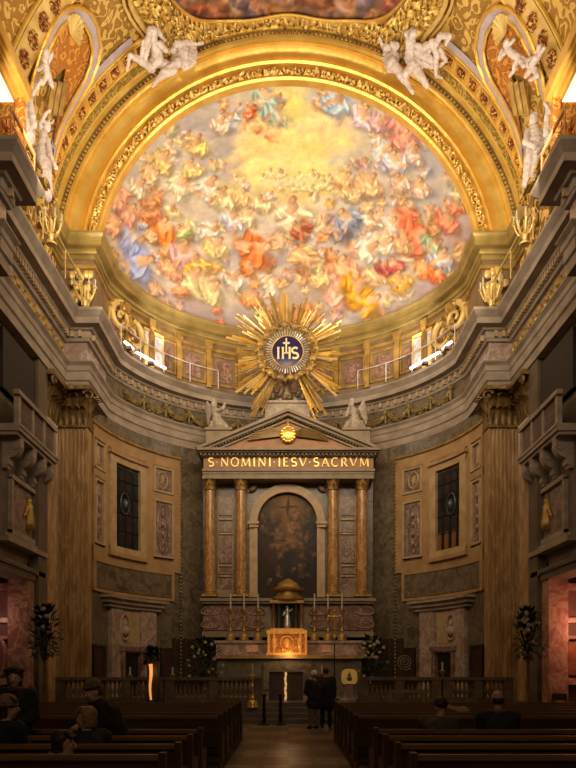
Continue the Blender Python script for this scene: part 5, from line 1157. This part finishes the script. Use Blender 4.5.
# ================================================================ pews
rows=[6.2,7.08,7.96,8.84,11.5,12.45,13.4,14.35,15.3,16.2]
ordn=['nearest','second','third','fourth','fifth','sixth','seventh','eighth','ninth','farthest']
for s in (-1,1):
    sd='left' if s<0 else 'right'; proto=None
    for i,y in enumerate(rows):
        if s<0: lab='long brown wooden pew left of the aisle, %s row from the camera'%ordn[i]
        else: lab='long brown wooden pew right of the aisle, %s row from the camera'%ordn[i]
        if proto is None:
            x0,x1=1.08,6.9; t=thing('pew',(s*(x0+x1)/2,y,0),lab,'pew','%s block of pews'%sd); X=lambda a,b:sorted((s*a,s*b))
            m=MB(); m.bbox(*X(x0,x1),y-.03,y+.05,.84,.90,.012); obj('top_rail',m,pew_rail,t,smooth=False)
            m=MB(); m.box(*X(x0+.04,x1-.04),y,y+.03,.38,.84); obj('backrest',m,pew_wood,t,smooth=False)
            for zz_ in (.62,): m=MB(); m.box(*X(x0+.04,x1-.04),y-.02,y+.0,zz_,zz_+.05); obj('back_batten',m,pew_wood,t,smooth=False)
            m=MB(); m.bbox(*X(x0+.02,x1-.02),y+.02,y+.45,.42,.46,.01); obj('seat',m,pew_wood,t,smooth=False)
            m=MB(); m.bbox(*X(x0+.05,x1-.05),y-.30,y-.12,.16,.20,.01); obj('kneeler',m,pew_wood,t,smooth=False)
            for xe in (x0,x1-.06):
                m=MB(); pr=[(y-.05,0),(y-.05,.92),(y+.06,.92),(y+.09,.66),(y+.45,.62),(y+.47,.56),(y+.42,.4),(y+.47,.08),(y+.47,0)]; n=len(pr); xa,xb=X(xe,xe+.06); m.add([(xx,a,b) for xx in (xa,xb) for a,b in pr],[tuple(range(n)),tuple(range(2*n-1,n-1,-1))]+[(q,q+n,(q+1)%n+n,(q+1)%n) for q in range(n)]); obj('end_panel',m,pew_wood,t,smooth=False)
            for xe in (x0+.0,3.2,5.0): m=MB(); m.box(*X(xe,xe+.05),y-.32,y+.4,.0,.16); obj('foot',m,pew_wood,t,smooth=False)
            proto=t
        else:
            c=copy_tree(proto,None,(proto.location.x,y,0)); c['label']=lab
# ================================================================ people
skin=M('skin',(.58,.32,.21),(.50,.26,.16),.55,0,6); skin_l=M('light_skin',(.68,.42,.30),(.60,.35,.24),.55,0,6)
def cloth(n,c): return M(n,c,tuple(x*.6 for x in c),.85,0,7,.4,30)
def person(root,yaw,label,d,skinm=skin):
    """d: joints in local metres (x right, y forward, z up), facing +y before yaw"""
    Mx=Matrix.Rotation(yaw,3,'Z'); R=Vector(root)
    g=lambda p:R+Mx@Vector(p)
    J={k:g(v) for k,v in d['J'].items()}
    m=MB(); h=J['head']; fwd=Mx@Matrix.Rotation(d.get('hyaw',0),3,'Z')@Matrix.Rotation(d.get('pitch',0),3,'X'); 
    hp=lambda x,y,z:h+fwd@Vector((x,y,z))
    k=d.get('hs',1.0)
    m.ball(hp(0,-.01*k,.03*k),(.077*k,.095*k,.10*k),16,12,fwd); m.ball(hp(0,.02*k,-.045*k),(.058*k,.07*k,.07*k),14,10,fwd); m.ball(hp(0,.05*k,-.095*k),(.03*k,.03*k,.022*k),10,7,fwd)
    m.caps(hp(0,.088*k,.02*k),.010*k,hp(0,.112*k,-.025*k),.016*k,8)
    for sg in (-1,1): m.ball(hp(sg*.08*k,-.01*k,-.01*k),(.012*k,.022*k,.032*k),8,6,fwd); m.ball(hp(sg*.033*k,.078*k,-.02*k),(.022*k,.02*k,.02*k),8,6,fwd)
    m.ball(hp(0,.083*k,-.058*k),(.026*k,.012*k,.009*k),8,5,fwd)
    m.caps(hp(0,-.02,-.07*k),.052*k,J['neck'],.058*k)
    sh=.17*k if 'shw' not in d else d['shw']
    m.caps(J['neck'],.06,J['chest'],.13); m.caps(J['chest'],.14,J['pelvis'],.13)
    for S in 'LR':
        m.caps(J['neck']-Vector((0,0,.05)),.06,J['sh'+S],.065); m.caps(J['sh'+S],.058,J['el'+S],.043); m.caps(J['el'+S],.043,J['ha'+S],.027); m.ball(J['ha'+S],(.04,.04,.03),8,6)
        m.caps(J['pelvis'],.12,J['hip'+S],.1); m.caps(J['hip'+S],.09,J['kn'+S],.058); m.caps(J['kn'+S],.056,J['ft'+S],.036); f=J['ft'+S]; m.caps(f,.04,f+Mx@Vector((0,.15,-.03)),.035)
    V_,F_=organic(m,.016,2); mm=MB(); mm.add(V_,F_)
    for S in 'LR':     # separate bent fingers and a thumb
        e=J['el'+S];w=J['ha'+S]; t_=(w-e).normalized(); sd_=t_.cross(Vector((0,0,1))); 
        if sd_.length<.1: sd_=Vector((1,0,0))
        sd_.normalize(); nn=sd_.cross(t_)
        for q,l in ((-1.5,.062),(-.5,.075),(.5,.07),(1.5,.055)):
            a=w+sd_*q*.018+t_*.025; b=a+t_*l*.6-nn*.01; c=b+t_*l*.35-nn*.03; mm.caps(a,.0095,b,.0085,6); mm.caps(b,.0085,c,.007,6)
        a=w+sd_*.03*(1 if S=='L' else -1); b=a+t_*.035+sd_*.03*(1 if S=='L' else -1); mm.caps(a,.011,b,.009,6)
    o=obj('person',mm,skinm,origin=R); tag(o,label,'person')
    for sg in (-1,1):
        e=MB().ball(hp(sg*.033*k,.092*k,-.002+.0*k),(.012*k,.007*k,.007*k),8,6,fwd); obj('eye',e,M('dark_eye',(.03,.02,.015)) if 'dark_eye' not in bpy.data.materials else bpy.data.materials['dark_eye'],o)
    mo=MB().ball(hp(0,.094*k,-.058*k),(.022*k,.004*k,.006*k),8,5,fwd); obj('mouth',mo,M('lips',(.30,.10,.08)) if 'lips' not in bpy.data.materials else bpy.data.materials['lips'],o)
    # coat
    c=MB(); cw=d.get('cw',1.0)
    c.caps(J['neck']-Vector((0,0,.05)),.085*cw,J['chest'],.185*cw); c.caps(J['chest'],.19*cw,J['pelvis'],.19*cw); 
    for S in 'LR':
        c.caps(J['neck']-Vector((0,0,.06)),.08,J['sh'+S],.095*cw); c.caps(J['sh'+S],.09*cw,J['el'+S],.075); e=J['el'+S];w=J['ha'+S]; c.caps(e,.075,e.lerp(w,.85),.055)
        if d.get('skirt'): c.caps(J['pelvis'],.17*cw,J['hip'+S].lerp(J['kn'+S],d['skirt']),.14*cw)
    ct=obj('coat',organic(c,.022,3,.02,9),d['coat'],o)
    if d.get('collar'):
        c=MB()
        for q in range(12): a=2*PI*q/12; b=2*PI*(q+1)/12; p=J['neck']+Vector((0,0,.0)); c.caps(p+Vector((.09*math.cos(a),.085*math.sin(a),.02)),.032,p+Vector((.09*math.cos(b),.085*math.sin(b),.02)),.032,8)
        obj('scarf' if d.get('scarf') else 'collar',organic(c,.014,1,.012,30),d['collar'],o)
    if d.get('trousers'):
        c=MB(); c.caps(J['pelvis'],.15,J['pelvis']-Vector((0,0,.05)),.15)
        for S in 'LR': c.caps(J['hip'+S],.105,J['kn'+S],.075); c.caps(J['kn'+S],.075,J['ft'+S]+Vector((0,0,.03)),.06)
        obj('trousers',organic(c,.02,2,.01,9),d['trousers'],o)
        c=MB(); 
        for S in 'LR': f=J['ft'+S]; c.caps(f-Vector((0,0,.01)),.05,f+Mx@Vector((0,.16,-.035)),.04)
        obj('shoes',c,black,o)
    if d.get('hair'):
        hm,style=d['hair']; c=MB(); c.ball(hp(0,-.03*k,.05*k),(.09*k,.095*k,.092*k),16,10,fwd)
        if style!='short':
            for q in range(14):
                a=PI+.15*PI-(q/13)*1.3*PI+PI*0; a=PI*(1.0+.0)+ (q/13-.5)*1.5*PI+PI/2; dx,dy=math.cos(a),math.sin(a)
                if dy>.15: continue
                l={'bob':.13,'long':.24}[style]*k; c.caps(hp(dx*.075*k,dy*.085*k-.015,.05*k),.026*k,hp(dx*.074*k,dy*.08*k-.02,.05*k-l),.017*k,7)
            for q in range(5): c.caps(hp((q-2)*.03*k,.035*k,.12*k),.02*k,hp((q-2)*.036*k,.085*k,.065*k),.013*k,6)
        obj('hair',organic(c,.012,1,.008,40),hm,o)
    if d.get('hat'):
        hm,style=d['hat']; c=MB()
        if style=='beret': c.ball(hp(.015*k,-.03*k,.10*k),(.125*k,.13*k,.045*k),18,10,fwd); c.ball(hp(0,-.02*k,.08*k),(.096*k,.105*k,.032*k),16,8,fwd); c.ball(hp(0,-.02*k,.15*k),.012*k,6,5)
        elif style=='knit': c.ball(hp(0,-.015*k,.06*k),(.096*k,.112*k,.10*k),18,12,fwd); c.ball(hp(0,-.01*k,.035*k),(.104*k,.118*k,.034*k),18,8,fwd)
        else: c.ball(hp(0,-.02*k,.09*k),(.10*k,.11*k,.075*k),18,12,fwd); c.ball(hp(0,-.01*k,.07*k),(.112*k,.122*k,.036*k),18,8,fwd); c.ball(hp(-.0,-.08*k,.02*k),(.11*k,.07*k,.08*k),14,8,fwd)
        obj('hat',organic(c,.012,1,.006,60),hm,o)
    return o
def stand(h=1.62,lean=0,arms='down',twist=0):
    k=h/1.7; J=dict(head=(0,.02+lean*.75,1.56*k-lean*.30),neck=(0,lean*.6,1.40*k-lean*.22),chest=(0,lean*.42,1.2*k-lean*.1),pelvis=(0,0,.93*k),hipL=(-.09,0,.9*k),hipR=(.09,0,.9*k),knL=(-.10,.03,.49*k),knR=(.10,.03,.49*k),ftL=(-.11,0,.08),ftR=(.11,.02,.08),shL=(-.18,lean*.55,1.36*k-lean*.2),shR=(.18,lean*.55,1.36*k-lean*.2))
    if arms=='down': J.update(elL=(-.24,-.02,1.07*k),elR=(.24,-.02,1.07*k),haL=(-.23,.10,.84*k),haR=(.23,.10,.84*k))
    if arms=='front': J.update(elL=(-.24,.04+lean*.4,1.08*k),elR=(.24,.04+lean*.4,1.08*k),haL=(-.08,.26+lean*.5,1.02*k),haR=(.08,.26+lean*.5,1.04*k))
    return J
def sit(k=1,lean=0,arms='lap'):
    J=dict(head=(0,.03+lean,1.22*k-lean*.4),neck=(0,lean*.8,1.06*k-lean*.25),chest=(0,lean*.5,.86*k-lean*.1),pelvis=(0,0,.56),hipL=(-.09,.03,.55),hipR=(.09,.03,.55),knL=(-.11,.40*k,.54),knR=(.11,.40*k,.54),ftL=(-.11,.42*k,.08),ftR=(.11,.42*k,.08),shL=(-.18*k,lean*.75,1.0*k-lean*.2),shR=(.18*k,lean*.75,1.0*k-lean*.2),elL=(-.23*k,.08+lean*.6,.76*k),elR=(.23*k,.08+lean*.6,.76*k),haL=(-.09,.27,.68),haR=(.09,.27,.68))
    return J
c_black=cloth('black_coat',(.022,.018,.018)); c_navy=cloth('navy_coat',(.020,.020,.032)); c_taupe=cloth('taupe_coat',(.10,.075,.055)); c_dark=cloth('charcoal_coat',(.03,.026,.028))
blond=M('blond_hair',(.36,.22,.10),(.24,.14,.06),.6,0,20); dkh=M('dark_brown_hair',(.045,.025,.015),(.03,.017,.01),.6,0,20)
def at(px,d,z=0): return (W(px,0,d).x,d,z)
person(at(15,8.6),PI+.12,'woman in black beret and dark coat standing among the left pews, facing the camera',dict(J=stand(1.68,0,'front'),coat=c_black,cw=1.12,skirt=.8,collar=cloth('dark_red_scarf',(.12,.025,.02)),scarf=1,trousers=c_black,hair=(dkh,'bob'),hat=(cloth('black_beret',(.02,.016,.016)),'beret'),pitch=.08,hyaw=0),skin_l)
person(at(6,7.4),-.55,'seated person in a pink knitted hat and dark coat at the far left edge',dict(J=sit(1.02,.0),hyaw=-.8,coat=c_navy,cw=1.15,skirt=.9,hair=(dkh,'bob'),hat=(cloth('pink_knit',(.34,.17,.14)),'knit')))
o_=person(at(112,8.45),PI/2+.45,'woman in a brown fur-trimmed hat leaning down beside the blond child',dict(J=stand(1.60,.28,'front'),coat=c_black,cw=1.15,skirt=.9,collar=cloth('grey_patterned_scarf',(.20,.17,.14)),scarf=1,trousers=c_black,hair=(blond,'short'),hat=(cloth('brown_fur_hat',(.22,.13,.075)),'fur'),pitch=-.25,hyaw=.35),skin_l)
person(at(87,7.4),.6,'blond child in a dark jacket seated sideways in the left pews',dict(J=sit(.93,0),hyaw=.85,coat=c_black,cw=1.1,hair=(blond,'bob'),hs=.98,skirt=.9),skin_l)
person(at(57,6.5),-.5,'dark-haired person with a pale collar bent low in the nearest left pew',dict(J=sit(.80,.06),hyaw=-1.0,coat=c_dark,cw=1.0,collar=cloth('pale_collar',(.36,.32,.28)),hair=(dkh,'bob'),skirt=.9))
person(at(314.5,19.4),.5,'standing visitor in a white knitted hat and light trousers at the altar steps',dict(J=stand(1.63,.02,'front'),coat=c_dark,cw=1.1,skirt=.4,trousers=cloth('grey_trousers',(.22,.19,.16)),hair=(dkh,'short'),hat=(cloth('white_knit',(.95,.85,.78)),'knit')))
person(at(326,19.7),-.2,'taller standing visitor in dark clothes beside the white-hatted one',dict(J=stand(1.72,0,'down'),coat=c_black,cw=1.2,skirt=.6,trousers=c_navy,hair=(dkh,'short')))
person(at(438,9.05),-.5,'dark-haired man in a taupe coat slumped in the right pews',dict(J=sit(.97,.06),coat=c_taupe,cw=1.2,hair=(dkh,'short'),skirt=.9,hyaw=.9,pitch=-.2))
person(at(498,9.1),.08,'balding man in a dark jacket with grey hood seated in the right pews',dict(J=sit(1.03,0),coat=c_dark,cw=1.25,collar=cloth('grey_hood',(.14,.12,.11)),skirt=.9,hair=None))
o_=[o for o in bpy.data.objects if o.name.startswith('person') and 'balding' in o.get('label','')][0]
m=MB(); h=Vector(at(498,9.1))+Vector((0,.03,1.22*1.03)); m.ball(h+Vector((0,-.03,.0)),(.083,.088,.06),14,8); obj('hair',m,dkh,o_)
t=tag(obj('open_booklet',MB().add([(W(448,708,9.5)),(W(470,711,9.5)),(W(470,711,9.5)+Vector((0,.25,.06))),(W(448,708,9.5)+Vector((0,.25,.06))),(W(459,712,9.45)),(W(459,712,9.45)+Vector((0,.25,.06)))],[(0,4,5,3),(4,1,2,5)]),M('grey_paper',(.22,.19,.16),None,.8),recalc=False),'grey open booklet resting beside the slumped man in the right pews','booklet')
# ================================================================ light and camera
def area(name,loc,target,size,power,color,sy=None,spread=None):
    l=bpy.data.lights.new(name,'AREA'); l.energy=power; l.color=color; l.size=size
    if sy: l.shape='RECTANGLE'; l.size_y=sy
    if spread: l.spread=spread
    o=bpy.data.objects.new(name,l); COL.objects.link(o); o.location=loc; v=Vector(target)-Vector(loc); o.rotation_euler=v.to_track_quat('-Z','Y').to_euler(); return o
def point(name,loc,power,color,r=.1):
    l=bpy.data.lights.new(name,'POINT'); l.energy=power; l.color=color; l.shadow_soft_size=r
    o=bpy.data.objects.new(name,l); COL.objects.link(o); o.location=loc; return o
WM=(1,.86,.62)
for s in (-1,1):
    area('ledge_floodlight',(s*4.7,28.2,14.6),(-s*1.0,29.0,19.5),1.4,120,(1,.92,.80),2.5)
    area('cornice_floodlight',(s*5.9,21.5,14.3),(-s*1,25.5,20.0),1.4,220,WM,3.0)
    area('near_cornice_floodlight',(s*5.8,16.6,14.4),(-s*2,24.5,20.0),1.4,260,WM,2.0)
area('ledge_floodlight',(0,30.2,14.5),(0,28,21),4.0,22,(1,.9,.76),.8)
area('vault_fill',(0,17,13.5),(0,24,20.5),6,460,WM,2.0)  # unseen floating fill added to brighten vault and dome evenly
# unseen area fills added to lift the dark lower walls, choir and pews
area('nave_fill',(0,5,16),(0,28,12.5),7,340,(1,.74,.48),4,1.5)
area('choir_fill',(0,24,13.0),(0,30,9),4,60,(1,.72,.42),2)
area('floor_fill',(0,1,8),(0,14,.5),5,70,(1,.72,.48),3)
point('tabernacle_lamp',(0,27.7,2.3),22,(1,.60,.28),.08)
point('chapel_lamp',(-9.0,20.5,3.2),14,(1,.5,.4),.2)
point('chapel_lamp',(9.0,20.4,3.0),60,(1,.42,.25),.2)
point('amber_lamp',(W(151,0,21).x,20.9,1.6),1.2,(1,.5,.2),.05)
w=bpy.data.worlds.new('World'); scn.world=w; w.use_nodes=True; bg=w.node_tree.nodes['Background']; bg.inputs[0].default_value=(.10,.065,.04,1); bg.inputs[1].default_value=.16
cam=bpy.data.cameras.new('Camera'); co_=bpy.data.objects.new('Camera',cam); COL.objects.link(co_); scn.camera=co_
co_.location=(0,0,CZ); co_.rotation_euler=(PI/2,0,0); cam.sensor_fit='VERTICAL'; cam.sensor_height=36; cam.sensor_width=27; cam.lens=36*F/768; cam.shift_y=(HY-384)/768; cam.clip_end=200
scn.view_settings.view_transform='Standard'; scn.view_settings.look='None'; scn.view_settings.exposure=0; scn.view_settings.gamma=1
